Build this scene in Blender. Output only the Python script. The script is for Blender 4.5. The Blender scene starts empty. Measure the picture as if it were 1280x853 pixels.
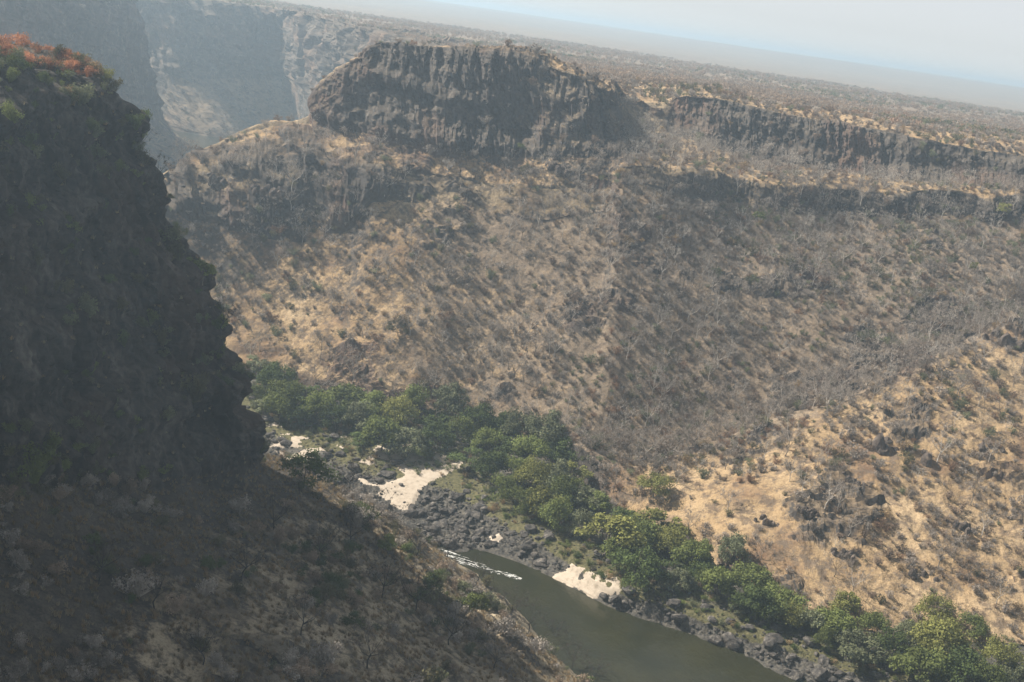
import bpy, math, random, time
import numpy as np
T0 = time.time()
rad = math.radians
scene = bpy.context.scene
COL = scene.collection

# ------------------------------------------------------------------ camera
F = 640 / math.tan(rad(22.5)); ROLL = rad(8.4); PITCH = rad(14.8); CZ = 150.0
fw = np.array([0, math.cos(PITCH), -math.sin(PITCH)])
r0 = np.array([1.0, 0, 0]); u0 = np.array([0, math.sin(PITCH), math.cos(PITCH)])
rt = math.cos(ROLL) * r0 + math.sin(ROLL) * u0
up = -math.sin(ROLL) * r0 + math.cos(ROLL) * u0
cd = bpy.data.cameras.new("camera"); cam = bpy.data.objects.new("camera", cd); COL.objects.link(cam)
from mathutils import Matrix, Vector
M3 = Matrix((rt, up, -fw)).transposed()
cam.matrix_world = Matrix.Translation((0, 0, CZ)) @ M3.to_4x4()
cd.sensor_fit = 'HORIZONTAL'; cd.angle = rad(45); cd.clip_start = 0.5; cd.clip_end = 90000
scene.camera = cam

# ------------------------------------------------------------------ light
SUN_EL, SUN_AZ = rad(43), rad(-73)          # azimuth from straight ahead, negative to the left
sun_dir = Vector((math.sin(SUN_AZ) * math.cos(SUN_EL), math.cos(SUN_AZ) * math.cos(SUN_EL), math.sin(SUN_EL)))
ld = bpy.data.lights.new("sun", 'SUN'); ld.energy = 5.0; ld.angle = rad(0.53); ld.color = (1.0, 0.93, 0.82)
sun = bpy.data.objects.new("sun", ld); COL.objects.link(sun)
sun.rotation_euler = sun_dir.to_track_quat('Z', 'Y').to_euler()
w = bpy.data.worlds.new("World"); scene.world = w; w.use_nodes = True
nt = w.node_tree; nt.nodes.clear()
sk = nt.nodes.new('ShaderNodeTexSky'); sk.sky_type = 'NISHITA'; sk.sun_disc = False
sk.sun_elevation = SUN_EL; sk.sun_rotation = SUN_AZ
sk.air_density = 0.8; sk.dust_density = 0.3; sk.ozone_density = 3.0; sk.altitude = 1000
bgn = nt.nodes.new('ShaderNodeBackground'); bgn.inputs[1].default_value = 0.064
wo = nt.nodes.new('ShaderNodeOutputWorld')
hs = nt.nodes.new('ShaderNodeHueSaturation'); hs.inputs['Saturation'].default_value = .16; hs.inputs['Value'].default_value = 1.05
nt.links.new(sk.outputs[0], hs.inputs['Color']); nt.links.new(hs.outputs[0], bgn.inputs[0]); nt.links.new(bgn.outputs[0], wo.inputs[0])
scene.view_settings.view_transform = 'Standard'; scene.view_settings.look = 'None'
scene.view_settings.gamma = 1.0; scene.view_settings.use_curve_mapping = False
scene.view_settings.exposure = 0.90
scene.render.engine = 'CYCLES'
cy = scene.cycles
cy.max_bounces = 4; cy.diffuse_bounces = 2; cy.glossy_bounces = 2; cy.transmission_bounces = 2
cy.transparent_max_bounces = 6; cy.volume_bounces = 1; cy.use_denoising = True
cy.sample_clamp_indirect = 4.0
HAZE_DENSITY, HAZE_COLOR, HAZE_G = 0.00034, (0.64, 0.83, 1.0), 0.45

# ------------------------------------------------------------------ numeric helpers
rng = np.random.default_rng(7); random.seed(7)
def ray(a, b): return fw + (a - 640) / F * rt + (426.5 - b) / F * up
def Pd(a, b, d): q = ray(a, b); return np.array([0, 0, CZ]) + q * (d / q[1])
def Pz(a, b, z): q = ray(a, b); return np.array([0, 0, CZ]) + q * ((z - CZ) / q[2])
def project(P):
    q = np.asarray(P, float) - np.array([0, 0, CZ])
    dz = q @ fw
    dzs = np.where(dz > .1, dz, .1)
    return 640 + F * (q @ rt) / dzs, 426.5 - F * (q @ up) / dzs, dz

def _hash(ix, iy, iz, seed):
    h = (ix.astype(np.int64) * 374761393 + iy.astype(np.int64) * 668265263 + iz.astype(np.int64) * 2147483647 + seed * 974634777) & 0xffffffff
    h = ((h ^ (h >> 13)) * 1274126177) & 0xffffffff
    h = ((h ^ (h >> 16)) * 2246822519) & 0xffffffff
    return ((h ^ (h >> 15)) & 0xffffff) / float(0xffffff) * 2 - 1
def noise(x, y, z, seed=0):
    x, y, z = np.broadcast_arrays(np.asarray(x, float), np.asarray(y, float), np.asarray(z, float))
    ix, iy, iz = np.floor(x), np.floor(y), np.floor(z)
    fx, fy, fz = x - ix, y - iy, z - iz
    fx = fx * fx * fx * (fx * (fx * 6 - 15) + 10); fy = fy * fy * fy * (fy * (fy * 6 - 15) + 10); fz = fz * fz * (3 - 2 * fz)
    ix = ix.astype(np.int64); iy = iy.astype(np.int64); iz = iz.astype(np.int64)
    def c(a, b, d): return _hash(ix + a, iy + b, iz + d, seed)
    x00 = c(0,0,0) * (1 - fx) + c(1,0,0) * fx; x10 = c(0,1,0) * (1 - fx) + c(1,1,0) * fx
    x01 = c(0,0,1) * (1 - fx) + c(1,0,1) * fx; x11 = c(0,1,1) * (1 - fx) + c(1,1,1) * fx
    return (x00 * (1 - fy) + x10 * fy) * (1 - fz) + (x01 * (1 - fy) + x11 * fy) * fz
def fbm(x, y, z, seed=0, oct=4, gain=.5):
    s, a, f = 0, 1, 1
    for k in range(oct):
        s = s + a * noise(x * f, y * f, np.asarray(z) * f, seed + k * 17); a *= gain; f *= 2.03
    return s
def sstep(a, b, x): t = np.clip((x - a) / (b - a), 0, 1); return t * t * (3 - 2 * t)

def pchip(xs, Y, x):
    xs = np.asarray(xs, float); Y = np.asarray(Y, float); x = np.asarray(x, float)
    n = len(xs); shp = (-1,) + (1,) * (Y.ndim - 1)
    h = np.diff(xs).reshape(shp); d = np.diff(Y, axis=0) / h
    m = np.zeros_like(Y)
    if n > 2:
        h0, h1 = h[:-1], h[1:]; w1 = 2 * h1 + h0; w2 = h1 + 2 * h0
        with np.errstate(divide='ignore', invalid='ignore'):
            mm = (w1 + w2) / (w1 / d[:-1] + w2 / d[1:])
        m[1:-1] = np.where(d[:-1] * d[1:] > 0, mm, 0)
    m[0] = d[0]; m[-1] = d[-1]
    i = np.clip(np.searchsorted(xs, x, side='right') - 1, 0, n - 2)
    hh = (xs[i + 1] - xs[i]); t = ((x - xs[i]) / hh).reshape(shp); hh = hh.reshape(shp)
    return ((1 + 2*t) * (1-t)**2) * Y[i] + t * (1-t)**2 * hh * m[i] + t*t*(3-2*t) * Y[i+1] + t*t*(t-1) * hh * m[i+1]

def in_poly(x, y, poly):
    x = np.asarray(x); y = np.asarray(y); ins = np.zeros(x.shape, bool); n = len(poly)
    for i in range(n):
        x1, y1 = poly[i][:2]; x2, y2 = poly[(i + 1) % n][:2]
        if y1 == y2: continue
        c = ((y1 > y) != (y2 > y)) & (x < (x2 - x1) * (y - y1) / (y2 - y1) + x1)
        ins ^= c
    return ins

def make_mesh(name, V, Q=None, T=None, mats=(), mi=None, attrs=None, smooth=False):
    me = bpy.data.meshes.new(name)
    V = np.asarray(V, np.float32); nq = 0 if Q is None else len(Q); ntr = 0 if T is None else len(T)
    me.vertices.add(len(V)); me.vertices.foreach_set('co', V.ravel())
    loops = np.concatenate([np.asarray(Q, np.int32).ravel() if nq else np.zeros(0, np.int32),
                            np.asarray(T, np.int32).ravel() if ntr else np.zeros(0, np.int32)])
    me.loops.add(len(loops)); me.loops.foreach_set('vertex_index', loops)
    st = np.concatenate([np.arange(nq) * 4, nq * 4 + np.arange(ntr) * 3]).astype(np.int32)
    me.polygons.add(nq + ntr); me.polygons.foreach_set('loop_start', st)
    try: me.polygons.foreach_set('loop_total', np.concatenate([np.full(nq, 4), np.full(ntr, 3)]).astype(np.int32))
    except Exception: pass
    for m in mats: me.materials.append(m)
    if mi is not None: me.polygons.foreach_set('material_index', np.asarray(mi, np.int32))
    me.update(calc_edges=True)
    me.polygons.foreach_set('use_smooth', np.full(nq + ntr, smooth, bool))
    for k, a in (attrs or {}).items():
        at = me.attributes.new(k, 'FLOAT', 'POINT'); at.data.foreach_set('value', np.asarray(a, np.float32).ravel())
    return me
def link(name, me, parent=None, **props):
    o = bpy.data.objects.new(name, me); COL.objects.link(o)
    if parent is not None: o.parent = parent
    for k, v in props.items(): o[k] = v
    return o
def grid_faces(nr, nc, keep=None):
    i = np.arange(nr - 1)[:, None] * nc + np.arange(nc - 1)[None, :]
    q = np.stack([i, i + nc, i + nc + 1, i + 1], -1).reshape(-1, 4)
    return q if keep is None else q[keep.ravel()]
def compact(V, Q, attrs):
    used = np.unique(Q); rm = np.full(len(V), -1, np.int64); rm[used] = np.arange(len(used))
    return V[used], rm[Q], {k: a[used] for k, a in attrs.items()}

# ------------------------------------------------------------------ materials
def mat(name): 
    m = bpy.data.materials.new(name); m.use_nodes = True; n = m.node_tree; n.nodes.clear()
    out = n.nodes.new('ShaderNodeOutputMaterial'); b = n.nodes.new('ShaderNodeBsdfPrincipled')
    n.links.new(b.outputs[0], out.inputs[0]); b.inputs['Specular IOR Level'].default_value = .15
    b.inputs['Roughness'].default_value = .95
    return m, n, b
class NB:
    def __init__(s, n): s.n = n; s.pos = None
    def new(s, t, **kw):
        x = s.n.nodes.new(t)
        for k, v in kw.items(): setattr(x, k, v)
        return x
    def set(s, sock, v):
        if hasattr(v, 'is_output'): s.n.links.new(v, sock)
        elif isinstance(v, tuple) and len(v) == 3 and sock.type == 'RGBA': sock.default_value = (*v, 1)
        else: sock.default_value = v
    def coord(s, scale=(1, 1, 1)):
        g = s.new('ShaderNodeNewGeometry'); m = s.new('ShaderNodeMapping'); s.n.links.new(g.outputs['Position'], m.inputs[0])
        m.inputs['Scale'].default_value = scale; return m.outputs[0]
    def noise(s, scale, detail=4, rough=.55, vec=None, dist=0):
        t = s.new('ShaderNodeTexNoise'); t.inputs['Scale'].default_value = scale; t.inputs['Detail'].default_value = detail
        t.inputs['Roughness'].default_value = rough; t.inputs['Distortion'].default_value = dist
        s.n.links.new(vec if vec is not None else s.coord(), t.inputs['Vector']); return t.outputs[0]
    def ramp(s, f, stops, interp='LINEAR'):
        r = s.new('ShaderNodeValToRGB'); r.color_ramp.interpolation = interp
        while len(r.color_ramp.elements) < len(stops): r.color_ramp.elements.new(.5)
        for e, (p, c) in zip(r.color_ramp.elements, stops):
            e.position = p; e.color = (*c, 1) if isinstance(c, tuple) else (c, c, c, 1)
        s.set(r.inputs[0], f); return r.outputs[0]
    def mix(s, f, a, b, mode='MIX'):
        m = s.new('ShaderNodeMix', data_type='RGBA', blend_type=mode); s.set(m.inputs[0], f); s.set(m.inputs[6], a); s.set(m.inputs[7], b)
        return m.outputs[2]
    def math(s, op, a, b=0.0):
        m = s.new('ShaderNodeMath', operation=op); s.set(m.inputs[0], a); s.set(m.inputs[1], b); return m.outputs[0]
    def attr(s, name): return s.new('ShaderNodeAttribute', attribute_name=name).outputs['Fac']
    def nz(s):
        g = s.new('ShaderNodeNewGeometry'); x = s.new('ShaderNodeSeparateXYZ'); s.n.links.new(g.outputs['Normal'], x.inputs[0]); return x.outputs[2]
    def bump(s, h, dist, strength=1.0):
        b = s.new('ShaderNodeBump'); b.inputs['Distance'].default_value = dist; b.inputs['Strength'].default_value = strength
        s.set(b.inputs['Height'], h); return b.outputs[0]

def rock_color(N, dark=(.038, .034, .032), mid=(.088, .076, .068), pale=(.20, .175, .15), red=(.16, .085, .055)):
    v = N.coord((.16, .16, .07)); v2 = N.coord((.8, .8, .35))
    a = N.noise(1.0, 5, .65, v); b = N.noise(1.0, 4, .6, v2); c = N.noise(.03, 3)
    col = N.ramp(a, [(.30, dark), (.52, mid), (.80, pale)])
    col = N.mix(N.ramp(b, [(.35, .75), (.62, 0.0)]), col, dark)
    col = N.mix(N.ramp(c, [(.52, 0.0), (.68, .55)]), col, red)
    return col
def grass_color(N, cover=None, straw=(.41, .285, .155), pale=(.53, .395, .24), soil=(.20, .125, .075), litter=(.12, .095, .075), dark=((.155, .122, .092), (.28, .215, .155))):
    a = N.noise(.045, 5, .6); b = N.noise(.25, 7, .75); c = N.noise(2.2, 4, .75)
    col = N.ramp(a, [(.32, soil), (.46, straw), (.70, pale)])
    col = N.mix(N.ramp(b, [(.42, .85), (.53, 0.0)]), col, litter)
    col = N.mix(N.ramp(c, [(.36, .6), (.55, 0.0)]), col, soil)
    col = N.mix(N.ramp(c, [(.60, 0.0), (.75, .5)]), col, pale)
    if cover is not None:
        k = N.math('ADD', cover, N.math('MULTIPLY', N.math('SUBTRACT', b, .5), 1.6))
        col = N.mix(N.ramp(k, [(.30, .85), (.62, 0.0)]), col, N.ramp(c, [(.35, dark[0]), (.65, dark[1])]))
    return col
def ground_material(name, rk={}, gr={}, bump=.5, cover=False):
    m, n, b = mat(name); N = NB(n)
    f = N.math('ADD', N.attr('rock'), N.math('MULTIPLY', N.math('SUBTRACT', N.noise(.35, 6, .7), .5), .9))
    f = N.ramp(f, [(.38, 0.0), (.55, 1.0)])
    steep = N.ramp(N.nz(), [(.52, 1.0), (.72, 0.0)])
    fac = N.math('MAXIMUM', N.math('MULTIPLY', f, N.ramp(steep, [(0, .45), (1, 1.0)])), N.math('MULTIPLY', steep, .92))
    fac = N.math('MAXIMUM', fac, N.ramp(N.attr('rock'), [(.55, 0.0), (.85, .80)]))
    N.set(b.inputs['Base Color'], N.mix(fac, grass_color(N, N.attr('straw') if cover else None, **gr), rock_color(N, **rk)))
    h = N.noise(1.1, 5, .7)
    N.set(b.inputs['Normal'], N.bump(h, bump))
    return m
M_slope = ground_material('dry_grass_slope', cover=True)
M_cliff = ground_material('basalt_cliff', gr=dict(straw=(.25, .19, .115), pale=(.37, .285, .18), soil=(.15, .105, .07), litter=(.095, .08, .066)))
M_near = ground_material('shaded_basalt', cover=True, rk=dict(dark=(.016, .015, .015), mid=(.075, .067, .06), pale=(.24, .21, .18), red=(.11, .065, .045)),  # shaded copy of the basalt: crevice and litter tones darkened to deepen the shade
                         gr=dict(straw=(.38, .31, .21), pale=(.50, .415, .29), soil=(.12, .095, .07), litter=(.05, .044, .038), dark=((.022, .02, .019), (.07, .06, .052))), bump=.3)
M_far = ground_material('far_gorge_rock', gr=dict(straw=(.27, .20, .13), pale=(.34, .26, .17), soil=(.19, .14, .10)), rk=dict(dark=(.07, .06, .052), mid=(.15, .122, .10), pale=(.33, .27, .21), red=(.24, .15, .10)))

def plateau_material():
    m, n, b = mat('dry_bushland'); N = NB(n)
    a = N.noise(.004, 5, .6); f = N.noise(.05, 5, .65); g = N.noise(.35, 4, .7)
    col = N.ramp(a, [(.35, (.25, .19, .15)), (.55, (.30, .225, .17)), (.72, (.36, .27, .19))])
    col = N.mix(N.ramp(f, [(.42, .8), (.58, 0.0)]), col, (.17, .145, .10))
    col = N.mix(N.ramp(g, [(.40, .8), (.55, 0.0)]), col, (.18, .145, .115))
    col = N.mix(N.ramp(f, [(.62, 0.0), (.75, .6)]), col, (.38, .28, .17))
    N.set(b.inputs['Base Color'], col); N.set(b.inputs['Normal'], N.bump(g, 1.2))
    return m
M_plateau = plateau_material()
def sand_material():
    m, n, b = mat('pale_sand'); N = NB(n)
    N.set(b.inputs['Base Color'], N.ramp(N.noise(.6, 6, .65), [(.30, (.30, .25, .19)), (.46, (.48, .40, .315)), (.7, (.54, .465, .375))]))
    N.set(b.inputs['Normal'], N.bump(N.noise(2.0, 4), .15)); return m
M_sand = sand_material()
def bed_material():
    m, n, b = mat('river_gravel'); N = NB(n)
    c = N.ramp(N.noise(.9, 6, .7), [(.32, (.045, .042, .04)), (.5, (.10, .092, .08)), (.68, (.19, .165, .13))])
    g = N.ramp(N.math('ADD', N.attr('green'), N.math('SUBTRACT', N.noise(.4, 5, .65), .5)), [(.35, 0.0), (.6, 1.0)])
    N.set(b.inputs['Base Color'], N.mix(g, c, N.ramp(N.noise(1.2, 4), [(.35, (.075, .075, .036)), (.65, (.17, .15, .075))])))
    N.set(b.inputs['Normal'], N.bump(N.noise(1.8, 5, .7), .5)); return m
M_bed = bed_material()
def water_material():
    m, n, b = mat('river_water'); N = NB(n)
    N.set(b.inputs['Base Color'], N.ramp(N.noise(.06, 3), [(.35, (.021, .022, .011)), (.65, (.033, .032, .015))]))
    b.inputs['Roughness'].default_value = .12; b.inputs['Specular IOR Level'].default_value = .5; b.inputs['IOR'].default_value = 1.33
    N.set(b.inputs['Normal'], N.bump(N.noise(.8, 5, .65, N.coord((1, .45, 1))), .14)); return m
M_water = water_material()
def simple(name, stops, scale=.5, rough=.95, rand=0.0, trans=None, bump=0):
    m, n, b = mat(name); N = NB(n)
    col = N.ramp(N.noise(scale, 3, .6), stops)
    if rand:
        r = N.new('ShaderNodeObjectInfo').outputs['Random']
        g = N.new('ShaderNodeNewGeometry').outputs['Random Per Island']
        k = N.math('ADD', N.math('MULTIPLY', r, rand), N.math('MULTIPLY', g, rand * .8))
        k = N.math('ADD', k, 1 - rand * .9)
        v = N.new('ShaderNodeHueSaturation'); N.set(v.inputs['Value'], k); N.set(v.inputs['Color'], col); col = v.outputs[0]
    N.set(b.inputs['Base Color'], col); b.inputs['Roughness'].default_value = rough
    if bump: N.set(b.inputs['Normal'], N.bump(N.noise(scale * 4, 4, .7), bump))
    if trans:
        tr = N.new('ShaderNodeBsdfTranslucent'); N.set(tr.inputs[0], col); ms = N.new('ShaderNodeMixShader'); ms.inputs[0].default_value = trans
        n.links.new(b.outputs[0], ms.inputs[1]); n.links.new(tr.outputs[0], ms.inputs[2])
        o = [x for x in n.nodes if x.type == 'OUTPUT_MATERIAL'][0]; n.links.new(ms.outputs[0], o.inputs[0])
    return m
def leafm(name, c, rand=.5, trans=.3):
    d = tuple(x * .72 for x in c); l = tuple(min(1, x * 1.28) for x in c)
    return simple(name, [(.35, d), (.65, l)], .15, rand=rand, trans=trans)
LEAF = {
    'dark green': leafm('dark_green_leaves', (.092, .120, .040)),
    'mid green': leafm('mid_green_leaves', (.155, .180, .056)),
    'grey green': leafm('grey_green_leaves', (.165, .175, .098)),
    'yellow green': leafm('yellow_green_leaves', (.225, .225, .070)),
    'olive': leafm('olive_leaves', (.145, .132, .072)),
    'grey': leafm('grey_twigs', (.285, .245, .21), trans=.2),
    'brown': leafm('brown_leaves', (.205, .150, .110), trans=.15),
    'rust': leafm('rust_leaves', (.22, .135, .085)),
    'tan': leafm('tan_leaves', (.30, .215, .12)),
    'orange': leafm('orange_leaves', (.38, .180, .095)),
    'straw': leafm('straw_blades', (.30, .245, .16)),
}
M_bark = simple('grey_bark', [(.35, (.13, .105, .085)), (.65, (.22, .185, .15))], 1.0, rand=.3)
M_darkbark = simple('dark_bark', [(.35, (.028, .024, .022)), (.65, (.06, .052, .045))], 1.0, rand=.3)
M_darktwig = simple('dark_twigs', [(.35, (.045, .038, .034)), (.65, (.08, .068, .058))], 1.0, rand=.3)
M_palebark = simple('pale_bark', [(.35, (.36, .32, .28)), (.65, (.54, .49, .43))], 1.0, rand=.3)
M_boulder = simple('dark_boulder', [(.35, (.04, .037, .036)), (.55, (.085, .076, .068)), (.72, (.21, .185, .155))], .9, rand=.5, rough=.8, bump=.2)
M_foam = simple('foam', [(.4, (.38, .38, .36)), (.6, (.66, .66, .64))], 1.5)
M_outcrop = simple('outcrop_rock', [(.35, (.065, .052, .045)), (.55, (.125, .10, .085)), (.75, (.24, .19, .15))], .5, rand=.2, bump=.4)
M_slab = simple('grey_slab', [(.35, (.30, .27, .23)), (.65, (.38, .35, .30))], .6)
M_dgravel = simple('rubble', [(.35, (.05, .047, .045)), (.6, (.10, .092, .085))], 1.2, rand=.5)
print('mats', time.time() - T0)

# ------------------------------------------------------------------ plateau height
def plateau_z(x, y):
    x = np.asarray(x, float); y = np.asarray(y, float); r = np.hypot(x, y)
    z = 122.5 + 2.6 * (1 - sstep(330, 480, y)) * sstep(60, 90, -x) - 4.5 * sstep(650, 1000, r)
    z = z - 6 * sstep(1200, 2200, r) + 30 * sstep(2300, 5200, r) + 3.2 * fbm(x / 900, y / 900, 0, 5, 3) * sstep(700, 2500, r)
    z = z + .9 * fbm(x / 60, y / 60, 0, 3, 3) * sstep(400, 700, r) + 4 * noise(x / 2600, y / 2600, 0, 9) * sstep(3000, 5000, r)
    z = z - 10 * sstep(7000, 16000, r)
    return z

# ------------------------------------------------------------------ lofted terrain
def loft(rails, keys, ncol, sub, rows_rock, seed, amp=1.0, slope_amp=1.0, tkeys=None):
    """rails: (R, K, 3) world points. Returns the grid (nr, nc, 3), rock (nr, nc) and the row index of each rail."""
    R = np.asarray(rails, float)
    # columns evenly spaced along the mean rail
    tt = np.linspace(keys[0], keys[-1], 2000)
    dense = pchip(keys, R.transpose(1, 0, 2).reshape(len(keys), -1), tt).reshape(2000, len(R), 3)
    seg = np.linalg.norm(np.diff(dense[:, :, :2].mean(1), axis=0), axis=1)
    s = np.concatenate([[0], np.cumsum(seg)])
    tc = np.interp(np.linspace(0, s[-1], ncol), s, tt)
    C = pchip(keys, R.transpose(1, 0, 2).reshape(len(keys), -1), tc).reshape(ncol, len(R), 3).transpose(1, 0, 2)
    v = [np.linspace(i, i + 1, n, endpoint=False) for i, n in enumerate(sub)] + [[len(sub)]]
    v = np.concatenate(v)
    G = pchip(np.arange(len(R)), C, v)
    rock = np.interp(v, np.arange(len(R)), [0] * len(R))
    ri = np.clip(v.astype(int), 0, len(sub) - 1)
    rock = np.array([rows_rock[i] for i in ri], float)
    k = np.ones(9) / 9
    rock = np.convolve(np.pad(rock, 4, mode='edge'), k, 'valid')
    rock = np.repeat(rock[:, None], ncol, 1)
    S = np.repeat(np.linspace(0, s[-1], ncol)[None], len(v), 0)
    row_index = np.concatenate([[0], np.cumsum(sub)])
    return G, rock, S, row_index
def normals(G):
    du = np.gradient(G, axis=1); dv = np.gradient(G, axis=0)
    n = np.cross(dv, du); n /= np.linalg.norm(n, axis=2, keepdims=True) + 1e-9
    n[n[..., 2] < 0] *= -1
    return n
def smooth2(A, k):
    ker = np.ones(2 * k + 1) / (2 * k + 1)
    for ax in (0, 1):
        A = np.apply_along_axis(lambda q: np.convolve(np.pad(q, k, mode='edge'), ker, 'valid'), ax, A)
    return A
def ridged(x, y, z, seed, oct=3):
    s, a, f = 0, 1, 1
    for k in range(oct):
        s = s + a * (1 - 2 * np.abs(noise(x * f, y * f, z * f, seed + 31 * k))); a *= .5; f *= 2.1
    return s
def cells(x, y, seed):
    """distance to the nearest and second nearest jittered cell point, and that cell's random value"""
    ix, iy = np.floor(x).astype(np.int64), np.floor(y).astype(np.int64)
    d1 = np.full(x.shape, 9.0); d2 = np.full(x.shape, 9.0); val = np.zeros(x.shape)
    z0 = np.zeros_like(ix)
    for a in (-1, 0, 1):
        for b in (-1, 0, 1):
            px = ix + a + .5 + .42 * _hash(ix + a, iy + b, z0, seed); py = iy + b + .5 + .42 * _hash(ix + a, iy + b, z0 + 1, seed)
            d = np.hypot(px - x, py - y); vv = _hash(ix + a, iy + b, z0 + 2, seed)
            n1 = d < d1
            d2 = np.where(n1, d1, np.minimum(d2, d)); val = np.where(n1, vv, val); d1 = np.where(n1, d, d1)
    return d1, d2, val
def displace(G, rock, S, seed, cliff_amp=1.0, slope_amp=1.0, detail=1.0, bulk=1.0):
    n = normals(G)
    h = n.copy(); h[..., 2] *= .15; h /= np.linalg.norm(h, axis=2, keepdims=True) + 1e-6
    nlen = np.hypot(n[..., 0], n[..., 1])
    h *= np.clip(nlen * 1.6, 0, 1)[..., None]
    Z = G[..., 2]; X = G[..., 0]; Y = G[..., 1]
    ws = S + 1.5 * noise(S / 9, Z / 9, 0, seed)
    big = 4.5 * ridged(S / 34 + .25 * noise(S / 30, Z / 15, 0, seed + 7), Z / 70, 0, seed + 1, 3) - 2.0
    med = 1.5 * fbm(S / 9, Z / 22, 0, seed + 2, 3) + 1.1 * ridged(S / 8 + .3 * noise(S / 4, Z / 5, 0, seed + 9), Z / 26, 0, seed + 10, 3)
    d1, d2, val = cells(ws / 2.6, Z / 11 + 3 * noise(S / 6, 0, 0, seed + 8), seed + 3)
    cmod = .25 + 1.1 * sstep(-.3, .5, noise(S / 14, Z / 16, 0, seed + 41)); colm = (1.1 * val + .4 * np.clip((d2 - d1) * 2.5, 0, 1)) * cmod
    d1, d2, val2 = cells(ws / 1.1, Z / 3.5, seed + 4)
    fine = (.40 * val2 + .2 * np.clip((d2 - d1) * 3, 0, 1)) * cmod + .9 * fbm(S / 2.6, Z / 3.2, X / 5, seed + 42, 3, .7) + .5 * ridged(S / 2.2, Z / 5, 0, seed + 43, 2)
    led = 1.9 * noise(Z / 5.0 + .5 * noise(S / 20, 0, 0, seed + 6), S / 60, 0, seed + 5)
    cl = (big * bulk + med + (colm + fine + led) * detail) * cliff_amp
    sl = slope_amp * (2.2 * fbm(X / 38, Y / 38, 0, seed + 11, 3) + .5 * fbm(X / 7, Y / 7, 0, seed + 12, 4, .6))
    # outcrops breaking through the slope
    om = fbm(X / 26, Y / 20, Z / 40, seed + 21, 3)
    oc = sstep(.30, .55, om)
    rk = np.clip(rock, 0, 1)
    ou = oc * (.4 + 1.5 * ridged(X / 7 + .4 * noise(X / 3, Y / 3, 0, 5), Y / 4, Z / 9, seed + 22, 4)) * (1 - rk) * slope_amp
    out = G + h * (cl * rk)[..., None]
    out[..., 2] += (sl + ou) * (1 - rk) + .5 * slope_amp * fbm(X / 6, Y / 6, Z / 6, seed + 13, 3) * rk
    rock2 = np.clip(rk + oc * .75 * (1 - rk), 0, 1)
    return out, rock2

# ---- the far bank: plateau rim, cliffs, slope, spur and foot
K = [130,205,250,330,385,400,440,475,540,620,690,740,768,778,815,860,920,1000,1080,1160,1240,1290,1450,1700]
A = [(130,262,478),(205,222,490),(250,190,500),(330,155,510),(385,146,515),(400,110,518),(440,72,520),(475,50,525),(540,56,530),(620,66,530),(690,84,525),(740,105,520),(768,118,520),(778,136,560),(815,130,592),(860,118,592),(920,128,585),(1000,145,575),(1080,158,570),(1160,175,565),(1240,188,560),(1290,200,555),(1450,228,545),(1700,270,530)]
B = [(130,265,475),(205,224,488),(250,193,498),(330,160,507),(385,155,510),(400,160,508),(440,165,503),(475,170,500),(540,182,498),(620,192,500),(690,196,501),(740,188,506),(768,182,510),(780,175,530),(815,165,565),(860,176,570),(920,194,564),(1000,209,554),(1080,219,548),(1160,229,543),(1240,235,538),(1290,240,535),(1450,268,525),(1700,310,510)]
C = [(130,272,470),(205,230,482),(250,203,490),(330,200,490),(385,200,490),(400,200,488),(440,205,484),(475,208,482),(540,212,482),(620,215,484),(690,218,486),(740,212,490),(768,208,494),(780,208,492),(815,208,496),(860,213,502),(920,224,510),(1000,233,517),(1080,238,523),(1160,243,521),(1240,248,519),(1290,254,517),(1450,285,510),(1700,330,495)]
D = [(130,300,455),(205,252,468),(250,265,470),(330,276,472),(385,276,472),(400,274,472),(440,270,472),(475,244,472),(540,226,476),(620,224,479),(690,228,481),(740,224,485),(768,222,488),(780,224,487),(815,228,490),(860,237,496),(920,252,504),(1000,264,511),(1080,269,518),(1160,274,516),(1240,274,514),(1290,274,512),(1450,305,503),(1700,350,490)]
A, B, C, D = [np.array([Pd(*p) for p in q]) for q in (A, B, C, D)]
FX = np.array([Pz(150,430,10), Pz(290,470,9), Pz(400,498,9), Pz(500,528,8.5), Pz(600,548,8), Pz(700,588,8), Pz(850,688,7.5), Pz(1000,765,7), Pz(1130,795,7), Pz(1290,815,7), Pz(1700,930,7)])
SX = np.array([Pz(790,588,15), Pz(870,556,23), Pz(950,530,32), Pz(1050,497,42.5), Pz(1140,470,51), Pz(1230,420,63), Pz(1290,395,70), Pz(1400,350,78), Pz(1700,320,84)])
Crest, Val, Mid, Foot, Back1, Back2, E = [], [], [], [], [], [], []
for i_, k in enumerate(K):
    m_ = float(sstep(445, 500, k) * (k < 775))
    if m_ > 0:
        fo_ = np.array([D[i_][0] * .92, np.interp(D[i_][0] * .92, FX[:, 0], FX[:, 1]), 8.0])
        C[i_] = C[i_] * (1 - m_) + (B[i_] + (fo_ - B[i_]) * .11) * m_
        D[i_] = D[i_] * (1 - m_) + (B[i_] + (fo_ - B[i_]) * .22) * m_
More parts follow.
